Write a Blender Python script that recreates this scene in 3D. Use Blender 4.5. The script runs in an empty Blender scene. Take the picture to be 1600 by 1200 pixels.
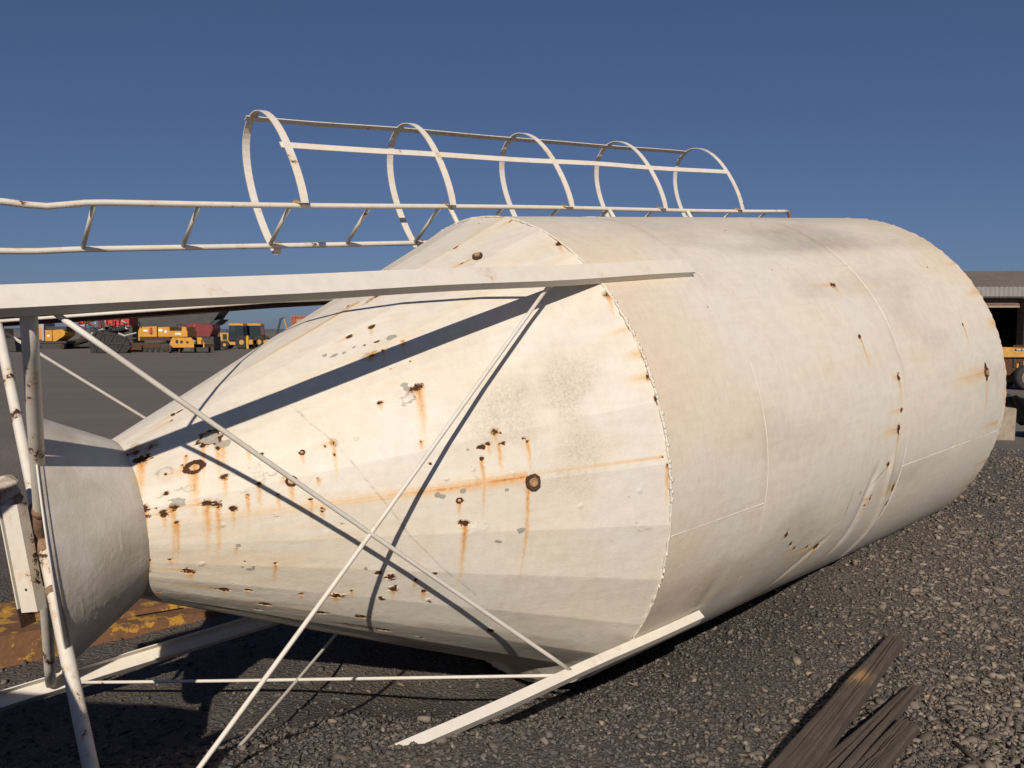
import bpy, math, random
import numpy as np
rng = np.random.default_rng(11)
random.seed(5)
scene = bpy.context.scene
C = scene.collection

# ------------------------------------------------------------------ camera, light, exposure
R = 1.4                       # silo radius (m)
CAMH = 1.89                   # camera height over the nominal ground
F = 1326.06                   # focal length in photo pixels (1600 wide)
TH = math.atan((600 - 518) / F)
cam_d = bpy.data.cameras.new('camera')
cam = bpy.data.objects.new('camera', cam_d); C.objects.link(cam)
cam.location = (0, 0, CAMH); cam.rotation_euler = (math.pi / 2 - TH, 0, 0)
cam_d.sensor_width = 36; cam_d.lens = 36 * F / 1600
cam_d.clip_start = 0.05; cam_d.clip_end = 20000
scene.camera = cam
SUN_EL, SUN_AZ = math.radians(30.2), math.radians(181.1)
world = bpy.data.worlds.new('World'); scene.world = world; world.use_nodes = True
nt = world.node_tree; bg = nt.nodes['Background']
sky = nt.nodes.new('ShaderNodeTexSky'); sky.sky_type = 'NISHITA'; sky.sun_disc = False
sky.sun_elevation = SUN_EL; sky.sun_rotation = SUN_AZ
sky.altitude = 1500; sky.air_density = 0.9; sky.dust_density = 2.0; sky.ozone_density = 2.2
gm = nt.nodes.new('ShaderNodeGamma'); gm.inputs[1].default_value = 0.7          # smoggy highveld air: flatter, bluer sky
tn = nt.nodes.new('ShaderNodeMix'); tn.data_type = 'RGBA'; tn.blend_type = 'MULTIPLY'; tn.inputs[0].default_value = 1; tn.inputs[7].default_value = (.91, 1.10, 1.56, 1)
nt.links.new(sky.outputs[0], gm.inputs[0]); nt.links.new(gm.outputs[0], tn.inputs[6]); nt.links.new(tn.outputs[2], bg.inputs[0]); bg.inputs[1].default_value = 0.05
sun_d = bpy.data.lights.new('sun', 'SUN'); sun_d.energy = 4.25; sun_d.angle = math.radians(0.55); sun_d.color = (1.0, 0.90, 0.775)
sun = bpy.data.objects.new('sun', sun_d); C.objects.link(sun)
sun.rotation_euler = (math.pi / 2 - SUN_EL, 0, math.pi - SUN_AZ); sun.location = (0, -20, 20)
scene.view_settings.view_transform = 'Standard'; scene.view_settings.look = 'None'
scene.view_settings.exposure = 0.0; scene.view_settings.gamma = 1.0
scene.view_settings.use_curve_mapping = False

# ------------------------------------------------------------------ geometry helpers
V3 = lambda *p: np.array(p, float)
def nrm(v): v = np.asarray(v, float); return v / np.linalg.norm(v)
def ray(px, py):
    x, y = (px - 800) / F, (py - 600) / F
    return V3(x, math.cos(TH) - y * math.sin(TH), -y * math.cos(TH) - math.sin(TH))
def at_z(px, py, z):          # point of the place seen at a photo pixel, on a level plane
    r = ray(px, py); return V3(0, 0, CAMH) + r * ((z - CAMH) / r[2])
def at_y(px, py, y):
    r = ray(px, py); return V3(0, 0, CAMH) + r * (y / r[1])

def vnoise(p, seed=0):        # value noise, p (N,2), about -1..1
    p = np.asarray(p, float); i = np.floor(p).astype(np.int64); fr = p - i
    fr = fr * fr * (3 - 2 * fr)
    def h(a, b):
        n = (a * 374761393 + b * 668265263 + seed * 974711) & 0xffffffff
        n = ((n ^ (n >> 13)) * 1274126177) & 0xffffffff
        return ((n ^ (n >> 16)) & 0xffff) / 32767.5 - 1
    x, y = i[:, 0], i[:, 1]
    a = h(x, y) * (1 - fr[:, 0]) + h(x + 1, y) * fr[:, 0]
    b = h(x, y + 1) * (1 - fr[:, 0]) + h(x + 1, y + 1) * fr[:, 0]
    return a * (1 - fr[:, 1]) + b * fr[:, 1]
def fbm(p, seed=0, oct=3):
    p = np.asarray(p, float); s = 0; k = 1
    for o in range(oct): s = s + vnoise(p * (2 ** o) + 17.3 * o, seed + o) * k; k *= .5
    return s / 1.75
def sstep(a, b, x): t = np.clip((x - a) / (b - a), 0, 1); return t * t * (3 - 2 * t)

def g_box(c, ax, half):       # box from a centre, three axes (rows) and half sizes
    ax = np.asarray(ax, float); c = np.asarray(c, float)
    vs = [c + sx * half[0] * ax[0] + sy * half[1] * ax[1] + sz * half[2] * ax[2] for sx in (-1, 1) for sy in (-1, 1) for sz in (-1, 1)]
    fs = [(0, 1, 3, 2), (4, 6, 7, 5), (0, 4, 5, 1), (2, 3, 7, 6), (0, 2, 6, 4), (1, 5, 7, 3)]
    return vs, fs
I3 = np.eye(3)
def bx(x0, x1, y0, y1, z0, z1):
    return g_box(((x0 + x1) / 2, (y0 + y1) / 2, (z0 + z1) / 2), I3, (abs(x1 - x0) / 2, abs(y1 - y0) / 2, abs(z1 - z0) / 2))
def g_tube(pts, rad, n=10, caps=True):
    pts = [np.asarray(p, float) for p in pts]; m = len(pts)
    rads = rad if hasattr(rad, '__len__') else [rad] * m
    vs, fs = [], []; ref = None
    for i, p in enumerate(pts):
        d = nrm(pts[min(i + 1, m - 1)] - pts[max(i - 1, 0)])
        if ref is None: ref = V3(0, 0, 1) if abs(d[2]) < .9 else V3(1, 0, 0)
        u = nrm(ref - d * (ref @ d)); ref = u; w_ = np.cross(d, u)
        for k in range(n):
            a_ = 2 * math.pi * k / n; vs.append(p + rads[i] * (math.cos(a_) * u + math.sin(a_) * w_))
    for i in range(m - 1):
        for k in range(n):
            fs.append((i * n + k, i * n + (k + 1) % n, (i + 1) * n + (k + 1) % n, (i + 1) * n + k))
    if caps: fs += [tuple(range(n - 1, -1, -1)), tuple(range((m - 1) * n, m * n))]
    return vs, fs
def g_sweep(prof, frames):    # closed 2-D outline swept along frames (origin, ex, ey)
    n = len(prof); vs, fs = [], []
    for o, ex, ey in frames: vs += [np.asarray(o) + x * ex + y * ey for x, y in prof]
    m = len(frames)
    for i in range(m - 1):
        for k in range(n): fs.append((i * n + k, i * n + (k + 1) % n, (i + 1) * n + (k + 1) % n, (i + 1) * n + k))
    fs += [tuple(range(n - 1, -1, -1)), tuple(range((m - 1) * n, m * n))]
    return vs, fs
def g_prism(poly, y0, y1):    # outline in x,z pushed along y
    return g_sweep([(p[0], p[1]) for p in poly], [(V3(0, y0, 0), V3(1, 0, 0), V3(0, 0, 1)), (V3(0, y1, 0), V3(1, 0, 0), V3(0, 0, 1))])
def g_wheel(c, r, wd, n=20):  # cylinder with its axle along y
    c = np.asarray(c, float)
    k = wd / 2
    return g_tube([c + V3(0, -k, 0), c + V3(0, -k, 0) + V3(0, .0001, 0), c + V3(0, -k * .7, 0), c + V3(0, k * .7, 0), c + V3(0, k, 0)], [r * .8, r * .93, r, r, r * .92], n)
def join(*parts):
    vs, fs = [], []
    for v, f in parts:
        o = len(vs); vs += list(v); fs += [tuple(i + o for i in q) for q in f]
    return vs, fs
OFF = {}
def obj(name, geo, mat, parent=None, smooth=False, attrs=None, label=None):
    vs, fs = geo
    vs = np.asarray(vs, float).reshape(-1, 3)
    off = OFF.get(parent.name, V3(0, 0, 0)) if parent else V3(0, 0, 0)
    me = bpy.data.meshes.new(name)
    if isinstance(fs, np.ndarray):
        k = fs.shape[1]; me.vertices.add(len(vs)); me.vertices.foreach_set('co', (vs - off).astype(np.float32).ravel())
        me.loops.add(fs.size); me.loops.foreach_set('vertex_index', fs.astype(np.int32).ravel())
        me.polygons.add(len(fs)); me.polygons.foreach_set('loop_start', np.arange(0, fs.size, k, dtype=np.int32))
        me.polygons.foreach_set('loop_total', np.full(len(fs), k, np.int32))
        me.update(calc_edges=True)
    else:
        me.from_pydata([tuple(v) for v in (vs - off)], [], fs); me.update()
    for an, arr in (attrs or {}).items():
        arr = np.asarray(arr, np.float32)
        if arr.ndim == 2:
            at = me.attributes.new(an, 'FLOAT_VECTOR', 'POINT'); at.data.foreach_set('vector', arr.ravel())
        else:
            at = me.attributes.new(an, 'FLOAT', 'POINT'); at.data.foreach_set('value', arr)
    if smooth: me.polygons.foreach_set('use_smooth', np.ones(len(me.polygons), bool))
    me.materials.append(mat)
    o = bpy.data.objects.new(name, me); C.objects.link(o)
    if parent: o.parent = parent; OFF[o.name] = off
    if label: o['label'] = label
    return o
def tag(o, label=None, cat=None, group=None, kind=None):
    if label: o['label'] = label
    if cat: o['category'] = cat
    if group: o['group'] = group
    if kind: o['kind'] = kind
    return o
def thing(name, label, cat, loc=(0, 0, 0), rz=0, group=None, worldgeo=False):
    o = bpy.data.objects.new(name, None); C.objects.link(o)
    o.location = loc; o.rotation_euler = (0, 0, rz); o.empty_display_size = .3
    OFF[o.name] = np.asarray(loc, float) if worldgeo else V3(0, 0, 0)
    return tag(o, label, cat, group)

# ------------------------------------------------------------------ materials
def M(name):
    m = bpy.data.materials.new(name); m.use_nodes = True
    return m, m.node_tree, m.node_tree.nodes['Principled BSDF']
def nd(t, typ, **kw):
    n = t.nodes.new(typ)
    for k, v in kw.items():
        if k.startswith('i_'):
            key = k[2:]; key = int(key) if key.isdigit() else key
            n.inputs[key].default_value = v
        else: setattr(n, k, v)
    return n
def mixc(t, fac, a, b, typ='MIX'):
    n = nd(t, 'ShaderNodeMix', data_type='RGBA', blend_type=typ)
    for s, v in ((0, fac), (6, a), (7, b)):
        if hasattr(v, 'links') or hasattr(v, 'is_linked'): t.links.new(v, n.inputs[s])
        elif isinstance(v, tuple): n.inputs[s].default_value = (*v, 1) if len(v) == 3 else v
        else: n.inputs[s].default_value = v
    return n.outputs[2]
def mth(t, op, a, b=0., c=0., clamp=False):
    n = nd(t, 'ShaderNodeMath', operation=op, use_clamp=clamp)
    for s, v in enumerate((a, b, c)):
        if hasattr(v, 'is_linked'): t.links.new(v, n.inputs[s])
        else: n.inputs[s].default_value = v
    return n.outputs[0]
def ramp(t, fac, *stops):
    n = nd(t, 'ShaderNodeValToRGB'); e = n.color_ramp.elements
    while len(e) < len(stops): e.new(.5)
    for i, (p, c) in enumerate(stops):
        e[i].position = p; e[i].color = (*c, 1) if isinstance(c, tuple) else (c, c, c, 1)
    t.links.new(fac, n.inputs[0]); return n.outputs[0]
def noise(t, vec, scale, detail=4, rough=.55, dist=0.):
    n = nd(t, 'ShaderNodeTexNoise', i_Scale=scale, i_Detail=detail, i_Roughness=rough, i_Distortion=dist)
    if vec is not None: t.links.new(vec, n.inputs['Vector'])
    return n.outputs[0]
def coords(t): return nd(t, 'ShaderNodeTexCoord').outputs['Object']
def bump(t, bsdf, h, strength, dist, prev=None):
    b = nd(t, 'ShaderNodeBump', i_Strength=strength, i_Distance=dist); t.links.new(h, b.inputs['Height'])
    if prev is not None: t.links.new(prev, b.inputs['Normal'])
    t.links.new(b.outputs[0], bsdf.inputs['Normal']); return b.outputs[0]
def simple(name, col, rough=.6, metal=0., var=.25, scale=8., grime=(.05, .04, .03), gamt=.35, bumps=.15):
    m, t, b = M(name); co = coords(t)
    n1 = noise(t, co, scale, 5); n2 = noise(t, co, scale * 4.3, 4)
    c = mixc(t, ramp(t, n1, (.3, 0.), (.75, 1.)), tuple(x * (1 - var) for x in col), tuple(min(1, x * (1 + var * .5)) for x in col))
    c = mixc(t, mth(t, 'MULTIPLY', ramp(t, n2, (.48, 0.), (.72, 1.)), gamt), c, grime)
    t.links.new(c, b.inputs['Base Color']); b.inputs['Roughness'].default_value = rough; b.inputs['Metallic'].default_value = metal
    bump(t, b, n2, bumps, .01); return m

def paint_mat(name, shell, wear=.685):
    """weathered cream paint; shell meshes carry rust, stain, dirt_shade, grain, crack, surf attributes"""
    m, t, b = M(name); co = coords(t)
    if shell:
        A = {k: nd(t, 'ShaderNodeAttribute', attribute_name=k) for k in ('rust', 'stain', 'dirt_shade', 'grain', 'crack', 'chip', 'surf')}
        sv = A['surf'].outputs['Vector']
        mp = nd(t, 'ShaderNodeMapping'); mp.inputs['Scale'].default_value = (1.2, 9, 1); t.links.new(sv, mp.inputs[0])
        mp2 = nd(t, 'ShaderNodeMapping'); mp2.inputs['Scale'].default_value = (16, 2.2, 1); t.links.new(sv, mp2.inputs[0])
        st1, st2 = mp.outputs[0], mp2.outputs[0]
        mp3 = nd(t, 'ShaderNodeMapping'); mp3.inputs['Scale'].default_value = (30, 7, 1); mp3.inputs['Rotation'].default_value = (0, 0, .5); t.links.new(sv, mp3.inputs[0]); hat = mp3.outputs[0]
    n1 = noise(t, co, 1.25, 6, .65); n2 = noise(t, co, 14, 6, .65); n3 = noise(t, co, 120, 3, .6)
    c = mixc(t, ramp(t, n1, (.36, 0.), (.62, 1.)), (.69, .655, .60), (.715, .652, .548))
    c = mixc(t, mth(t, 'MULTIPLY', ramp(t, n2, (.42, 0.), (.72, 1.)), .35), c, (.53, .465, .385))
    if shell:
        s1 = noise(t, st1, 3.0, 5, .6); s2 = noise(t, st2, 3.0, 4, .6)
        c = mixc(t, mth(t, 'MULTIPLY', mth(t, 'MULTIPLY', ramp(t, s1, (.45, 0.), (.75, 1.)), ramp(t, noise(t, co, 2.3, 4), (.35, .2), (.65, 1.))), .36), c, (.52, .445, .345))
        c = mixc(t, mth(t, 'MULTIPLY', ramp(t, s2, (.48, 0.), (.78, 1.)), .16), c, (.74, .69, .60))
        hx_ = noise(t, hat, 1.0, 5, .7); c = mixc(t, mth(t, 'MULTIPLY', mth(t, 'MULTIPLY', ramp(t, hx_, (.45, 0.), (.7, 1.)), ramp(t, noise(t, co, 3.1, 4), (.35, .15), (.65, 1.))), .24), c, (.52, .43, .32))
        d = mth(t, 'MULTIPLY', A['dirt_shade'].outputs['Fac'], ramp(t, noise(t, co, 9, 5, .65), (.2, .45), (.8, 1.)), clamp=True)
        c = mixc(t, d, c, (.20, .155, .115))
        # speckled, flaking grain
        gs = ramp(t, noise(t, co, 75, 6, .8), (.50, 0.), (.68, 1.))
        c = mixc(t, mth(t, 'MULTIPLY', mth(t, 'MULTIPLY', gs, A['grain'].outputs['Fac']), .38), c, (.36, .30, .22))
        c = mixc(t, mth(t, 'MULTIPLY', A['grain'].outputs['Fac'], .22), c, (.62, .51, .36))
        # orange run-off stains, then chips, cracks and solid rust
        sn = noise(t, co, 42, 5, .6)
        s = mth(t, 'MULTIPLY', A['stain'].outputs['Fac'], ramp(t, sn, (.25, .55), (.65, 1.)), clamp=True)
        c = mixc(t, mth(t, 'POWER', s, .8), c, ramp(t, s, (0., (.70, .49, .22)), (.35, (.66, .37, .10)), (.75, (.60, .27, .05)), (1., (.46, .17, .03))))
        ch = mth(t, 'ADD', A['chip'].outputs['Fac'], mth(t, 'MULTIPLY', mth(t, 'SUBTRACT', noise(t, co, 45, 4), .5), .9))
        chm = ramp(t, ch, (.47, 0.), (.53, 1.))
        c = mixc(t, mth(t, 'MULTIPLY', chm, .9), c, (.30, .28, .235))
        cr = mth(t, 'MULTIPLY', A['crack'].outputs['Fac'], ramp(t, n2, (.35, .3), (.6, 1.)), clamp=True)
        c = mixc(t, cr, c, (.10, .075, .055))
        ru = mth(t, 'ADD', A['rust'].outputs['Fac'], mth(t, 'MULTIPLY', mth(t, 'SUBTRACT', noise(t, co, 52, 6, .75), .5), 2.0))
        rm = mth(t, 'MULTIPLY', ramp(t, ru, (.50, 0.), (.58, 1.)), ramp(t, A['rust'].outputs['Fac'], (.1, 0.), (.3, 1.)))
        rc = mixc(t, noise(t, co, 60, 4), (.012, .008, .007), (.11, .042, .018))
        halo = mth(t, 'MULTIPLY', ramp(t, ru, (.22, 0.), (.48, 1.)), ramp(t, A['rust'].outputs['Fac'], (.05, 0.), (.35, 1.)))
        c = mixc(t, mth(t, 'MULTIPLY', halo, .6), c, (.55, .25, .06))
        c = mixc(t, rm, c, rc)
        h = mth(t, 'SUBTRACT', mth(t, 'MULTIPLY', n3, .35), mth(t, 'ADD', mth(t, 'MULTIPLY', rm, .9), mth(t, 'ADD', mth(t, 'MULTIPLY', chm, .5), cr)))
        h = mth(t, 'ADD', h, mth(t, 'MULTIPLY', mth(t, 'MULTIPLY', gs, A['grain'].outputs['Fac']), -.5))
        h = mth(t, 'ADD', h, mth(t, 'MULTIPLY', noise(t, co, 22, 5, .6), .7))
        bump(t, b, h, .5, .006)
        rg = mth(t, 'ADD', mth(t, 'MULTIPLY', rm, .35), .52); t.links.new(rg, b.inputs['Roughness'])
    else:
        ru = noise(t, co, 6.5, 6, .72); fleck = ramp(t, ru, (wear, 0.), (wear + .03, 1.))
        halo = ramp(t, ru, (wear - .09, 0.), (wear + .03, 1.))
        c = mixc(t, mth(t, 'MULTIPLY', halo, .45), c, (.52, .28, .11)); c = mixc(t, fleck, c, (.06, .028, .018))
        bump(t, b, mth(t, 'SUBTRACT', mth(t, 'MULTIPLY', n3, .4), fleck), .45, .004); b.inputs['Roughness'].default_value = .55
    t.links.new(c, b.inputs['Base Color'])
    b.inputs['Specular IOR Level'].default_value = .35
    return m
MP_SHELL = paint_mat('weathered_cream_paint_shell', True)
MP = paint_mat('weathered_cream_paint', False)
MP_WORN = paint_mat('worn_cream_paint', False, .60); MP_LADDER = paint_mat('chipped_ladder_paint', False, .645)
M_DARKRUST = simple('dark_rust', (.075, .034, .02), .9, var=.5, scale=25, grime=(.20, .08, .03), gamt=.6)
M_RUSTPIPE = simple('rusty_painted_pipe', (.30, .19, .12), .8, var=.4, scale=14, grime=(.09, .04, .02), gamt=.7)
M_RUSTLIGHT = simple('flaky_rust', (.50, .30, .14), .9, var=.5, scale=60, grime=(.12, .04, .015), gamt=.8)
M_TORN = simple('torn_beige_metal', (.50, .43, .35), .8, var=.4, scale=22, grime=(.16, .11, .08), gamt=.7)
M_BLACK = simple('black_rubber', (.022, .021, .021), .8, scale=5, grime=(.10, .08, .06), gamt=.45)
M_DKSTEEL = simple('dark_steel', (.040, .037, .035), .6, scale=4, grime=(.12, .085, .06), gamt=.5)
M_GREYBIN = simple('dark_grey_plate', (.052, .052, .054), .6, scale=1.5, grime=(.09, .08, .07), gamt=.3)
M_YEL = simple('machine_yellow', (.62, .30, .035), .45, scale=2.5, var=.18, grime=(.20, .12, .05), gamt=.4)
M_YEL2 = simple('faded_machine_yellow', (.55, .30, .07), .5, scale=3, var=.2, grime=(.16, .10, .05), gamt=.5)
M_RED = simple('machine_red', (.50, .055, .035), .5, scale=2.5, var=.2, grime=(.14, .05, .04), gamt=.4)
M_MAROON = simple('maroon_plate', (.20, .025, .025), .5, scale=2, var=.2, grime=(.10, .05, .04), gamt=.35)
M_CONT = simple('container_rust_red', (.33, .085, .04), .6, scale=2, var=.3, grime=(.45, .25, .17), gamt=.45)
M_LGREY = simple('light_grey_panel', (.42, .42, .42), .5, scale=3, grime=(.2, .18, .16), gamt=.35)
M_WHITE = simple('white_decal', (.78, .78, .75), .5, scale=3, gamt=.15)
M_CONC = simple('old_concrete', (.33, .27, .205), .85, scale=6, var=.25, grime=(.18, .15, .12), gamt=.5, bumps=.4)
M_TARP = simple('black_plastic_sheet', (.035, .037, .042), .45, scale=7, grime=(.10, .09, .085), gamt=.4)
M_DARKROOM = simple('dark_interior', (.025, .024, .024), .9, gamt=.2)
M_TIN = simple('grey_roof_tin', (.20, .165, .14), .6, scale=1.2, var=.2, grime=(.17, .10, .07), gamt=.5)
M_TIN2 = simple('pale_roof_tin', (.235, .225, .215), .5, scale=1.0, var=.15, grime=(.20, .16, .13), gamt=.4)
M_HILL = simple('haze_blue_scrub', (.10, .125, .15), .95, scale=.02, gamt=.2)  # scrub colour with the distance haze painted in as blue-grey
M_GLASS, _t, _b = M('cab_glass'); _b.inputs['Base Color'].default_value = (.03, .045, .05, 1); _b.inputs['Roughness'].default_value = .08
_b.inputs['Specular IOR Level'].default_value = .8

def rust_yellow():
    m, t, b = M('rusty_yellow_paint'); co = coords(t); n = noise(t, co, 7, 6, .7)
    c = mixc(t, noise(t, co, 30, 4), (.10, .045, .02), (.24, .115, .05))
    c = mixc(t, ramp(t, n, (.515, 0.), (.555, 1.)), c, (.46, .25, .03))
    t.links.new(c, b.inputs['Base Color']); b.inputs['Roughness'].default_value = .75; bump(t, b, n, .5, .02); return m
M_RUSTYEL = rust_yellow()
def brick_mat():
    m, t, b = M('brown_face_brick'); co = coords(t)
    mp = nd(t, 'ShaderNodeMapping'); mp.inputs['Rotation'].default_value = (math.pi / 2, 0, 0); t.links.new(co, mp.inputs[0])
    n = nd(t, 'ShaderNodeTexBrick', i_Scale=1.0); t.links.new(mp.outputs[0], n.inputs[0])
    n.inputs['Color1'].default_value = (.17, .085, .055, 1); n.inputs['Color2'].default_value = (.10, .055, .04, 1); n.inputs['Mortar'].default_value = (.22, .18, .15, 1)
    n.inputs['Brick Width'].default_value = .23; n.inputs['Row Height'].default_value = .085; n.inputs['Mortar Size'].default_value = .01
    t.links.new(n.outputs[0], b.inputs['Base Color']); b.inputs['Roughness'].default_value = .9; return m
M_BRICK = brick_mat()
def ground_mat():
    m, t, b = M('dark_gravel_ground'); co = coords(t)
    sx = nd(t, 'ShaderNodeSeparateXYZ'); t.links.new(co, sx.inputs[0])
    n1 = noise(t, co, 1.1, 6, .6); n2 = noise(t, co, 9, 6, .7); n3 = noise(t, co, 70, 4, .7)
    vo = nd(t, 'ShaderNodeTexVoronoi', i_Scale=48.); t.links.new(co, vo.inputs['Vector'])
    c = mixc(t, ramp(t, n1, (.35, 0.), (.65, 1.)), (.094, .084, .077), (.138, .117, .101))
    c = mixc(t, mth(t, 'MULTIPLY', ramp(t, n2, (.45, 0.), (.7, 1.)), .5), c, (.135, .112, .095))
    cs = nd(t, 'ShaderNodeSeparateColor'); t.links.new(vo.outputs['Color'], cs.inputs[0])
    c = mixc(t, mth(t, 'MULTIPLY', ramp(t, cs.outputs[0], (.62, 0.), (1., 1.)), .55), c, (.17, .14, .115))
    c = mixc(t, mth(t, 'MULTIPLY', ramp(t, n3, (.35, 1.), (.55, 0.)), .5), c, (.040, .034, .031))
    # beaten yard surface further off: browner, smoother, long tyre-swept streaks
    far = ramp(t, mth(t, 'MULTIPLY', sx.outputs[1], .04), (.26, 0.), (.50, 1.))
    mp = nd(t, 'ShaderNodeMapping'); mp.inputs['Scale'].default_value = (.05, .5, 1); t.links.new(co, mp.inputs[0])
    f1 = noise(t, mp.outputs[0], 1.0, 6, .6)
    fc = mixc(t, ramp(t, f1, (.35, 0.), (.68, 1.)), (.172, .148, .133), (.205, .175, .156))
    fc = mixc(t, mth(t, 'MULTIPLY', ramp(t, n2, (.4, 0.), (.7, 1.)), .35), fc, (.140, .118, .105))
    c = mixc(t, far, c, fc)
    t.links.new(c, b.inputs['Base Color']); b.inputs['Roughness'].default_value = .95; b.inputs['Specular IOR Level'].default_value = .15
    hh = mth(t, 'ADD', mth(t, 'MULTIPLY', n3, .6), mth(t, 'MULTIPLY', vo.outputs['Distance'], -.8))
    hh = mth(t, 'ADD', hh, mth(t, 'MULTIPLY', n2, .8)); bump(t, b, hh, .8, .02); return m
M_GROUND = ground_mat()
def stone_mat(name, c0, c1):
    m, t, b = M(name); co = coords(t)
    a = nd(t, 'ShaderNodeAttribute', attribute_name='shade')
    c = mixc(t, a.outputs['Fac'], c0, c1); c = mixc(t, mth(t, 'MULTIPLY', noise(t, co, 60, 4), .35), c, tuple(x * .45 for x in c0))
    t.links.new(c, b.inputs['Base Color']); b.inputs['Roughness'].default_value = .9; b.inputs['Specular IOR Level'].default_value = .2; return m
M_STONE = stone_mat('dark_gravel_stone', (.066, .060, .057), (.240, .208, .180))
M_PALE = stone_mat('pale_gravel_stone', (.10, .082, .068), (.36, .295, .235))
def wood_mat():
    m, t, b = M('weathered_timber'); co = coords(t)
    a = nd(t, 'ShaderNodeAttribute', attribute_name='surf')
    mp = nd(t, 'ShaderNodeMapping'); mp.inputs['Scale'].default_value = (1.2, 22, 1); t.links.new(a.outputs['Vector'], mp.inputs[0])
    n = noise(t, mp.outputs[0], 4, 6, .65); n2 = noise(t, co, 9, 4)
    c = mixc(t, n, (.036, .027, .021), (.140, .104, .076)); c = mixc(t, mth(t, 'MULTIPLY', ramp(t, n2, (.5, 0.), (.8, 1.)), .5), c, (.12, .095, .075))
    s = nd(t, 'ShaderNodeAttribute', attribute_name='scar'); c = mixc(t, mth(t, 'MULTIPLY', s.outputs['Fac'], ramp(t, n, (.4, .2), (.6, 1.))), c, (.42, .24, .10))
    t.links.new(c, b.inputs['Base Color']); b.inputs['Roughness'].default_value = .85
    bump(t, b, n, .9, .012); return m
M_WOOD = wood_mat()

# ------------------------------------------------------------------ ground and terrain
def terrain(x, y):
    x = np.asarray(x, float); y = np.asarray(y, float)
    s = x * .772 + y * .635 - 3.14                       # metres along the silo from its cone seam
    q = -x * .635 + y * .772 - 4.02                      # metres across, away from the camera
    near = .17 * (1 - sstep(3.25, 4.35, y)) * (1 - .55 * sstep(.2, 1.4, x))
    rise = .36 * sstep(.3, 4.6, s) * sstep(-3.2, -.8, q) * (1 - sstep(6., 14., s))
    low = -.20 * sstep(.5, -2.2, s) * sstep(-.9, .6, q)
    d = near + rise + low
    hollow = -.30 * np.exp(-((q + .10) / .80) ** 2) * sstep(-1.3, -.2, s) * (1 - sstep(1.9, 2.7, s))
    hollow = hollow + .024 * np.exp(-(((x + .50) / .22) ** 2 + ((y - 3.38) / .16) ** 2))
    ridge = .16 * np.exp(-(((x - 6.2) / 2.2) ** 2 + ((y - 9.2) / 2.4) ** 2))
    lum = fbm(np.stack([x * 1.3, y * 1.3], -1).reshape(-1, 2), 3).reshape(x.shape) * .030
    lum = lum + fbm(np.stack([x * 7, y * 7], -1).reshape(-1, 2), 9).reshape(x.shape) * .012
    fade = np.exp(-np.maximum(0, np.hypot(x, y - 5) - 9) / 8)
    return (d + hollow + ridge) * fade + lum * np.minimum(1, fade + .25)
def axis_grid(lo, hi, d, far_lo, far_hi):
    a = list(np.arange(lo, hi + 1e-6, d)); st = d; x = hi
    while x < far_hi: st *= 1.25; x += st; a.append(x)
    st = d; x = lo
    while x > far_lo: st *= 1.25; x -= st; a.insert(0, x)
    return np.array(a)
gx = axis_grid(-4.5, 7.5, .045, -4000, 4000); gy = axis_grid(2.2, 11, .045, -60, 7000)
GX, GY = np.meshgrid(gx, gy); GZ = terrain(GX, GY)
nx, ny = len(gx), len(gy)
idx = np.arange(nx * ny).reshape(ny, nx)
fq = np.stack([idx[:-1, :-1], idx[:-1, 1:], idx[1:, 1:], idx[1:, :-1]], -1).reshape(-1, 4)
tag(obj('ground', (np.stack([GX, GY, GZ], -1).reshape(-1, 3), fq), M_GROUND, smooth=True), kind='structure')
# distant ridge on the horizon
hx = np.linspace(-4200, 4200, 160)
hz = 16 + 13 * fbm(np.stack([hx / 700, hx * 0], -1), 5) + 8 * fbm(np.stack([hx / 160, hx * 0], -1), 8)
hv = np.concatenate([np.stack([hx, hx * 0 + 4300, hx * 0 - 5], -1), np.stack([hx, hx * 0 + 4500, hz], -1), np.stack([hx, hx * 0 + 5200, hx * 0 - 5], -1)])
k = np.arange(159)
hf = np.concatenate([np.stack([k, k + 1, k + 161, k + 160], -1), np.stack([k + 160, k + 161, k + 321, k + 320], -1)])
tag(obj('hills', (hv, hf), M_HILL, smooth=True), kind='structure')

# ------------------------------------------------------------------ the fallen silo
AX = nrm(ray(2429.64, 347.11))
UPC = V3(0, math.sin(TH), math.cos(TH)); VV = nrm(UPC - AX * (UPC @ AX)); WW = np.cross(VV, AX)
if WW[1] > 0: WW = -WW
C0 = V3(0, 0, CAMH) + R * 3.672 * ray(767.26, 705.90)
def S(t, rho, phi):           # silo coordinates (in radii, degrees) to the world
    p = np.radians(phi); t, rho = np.asarray(t, float), np.asarray(rho, float)
    return C0 + R * (t[..., None] * AX + (rho * np.cos(p))[..., None] * WW + (rho * np.sin(p))[..., None] * VV)
T2, T3, TE = .571, 1.702, 2.827
TK, RK, DWK, DVK = -1.498, .257, -.007, .037
NF, FOFF = 29, 1.2            # press-brake folds of the cone
def facet(phi):
    st = 360 / NF; d = (phi - FOFF) % st - st / 2
    return np.cos(np.radians(st / 2)) / np.cos(np.radians(d)) 
silo = thing('silo', 'fallen cream steel silo lying on its side with cone hopper, legs, ladder and rust stains', 'silo', tuple(S(0., 1., -90.)), worldgeo=True)
phis = np.concatenate([np.linspace(-112, 100, 600), np.linspace(100, 248, 70)[1:-1]])
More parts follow.
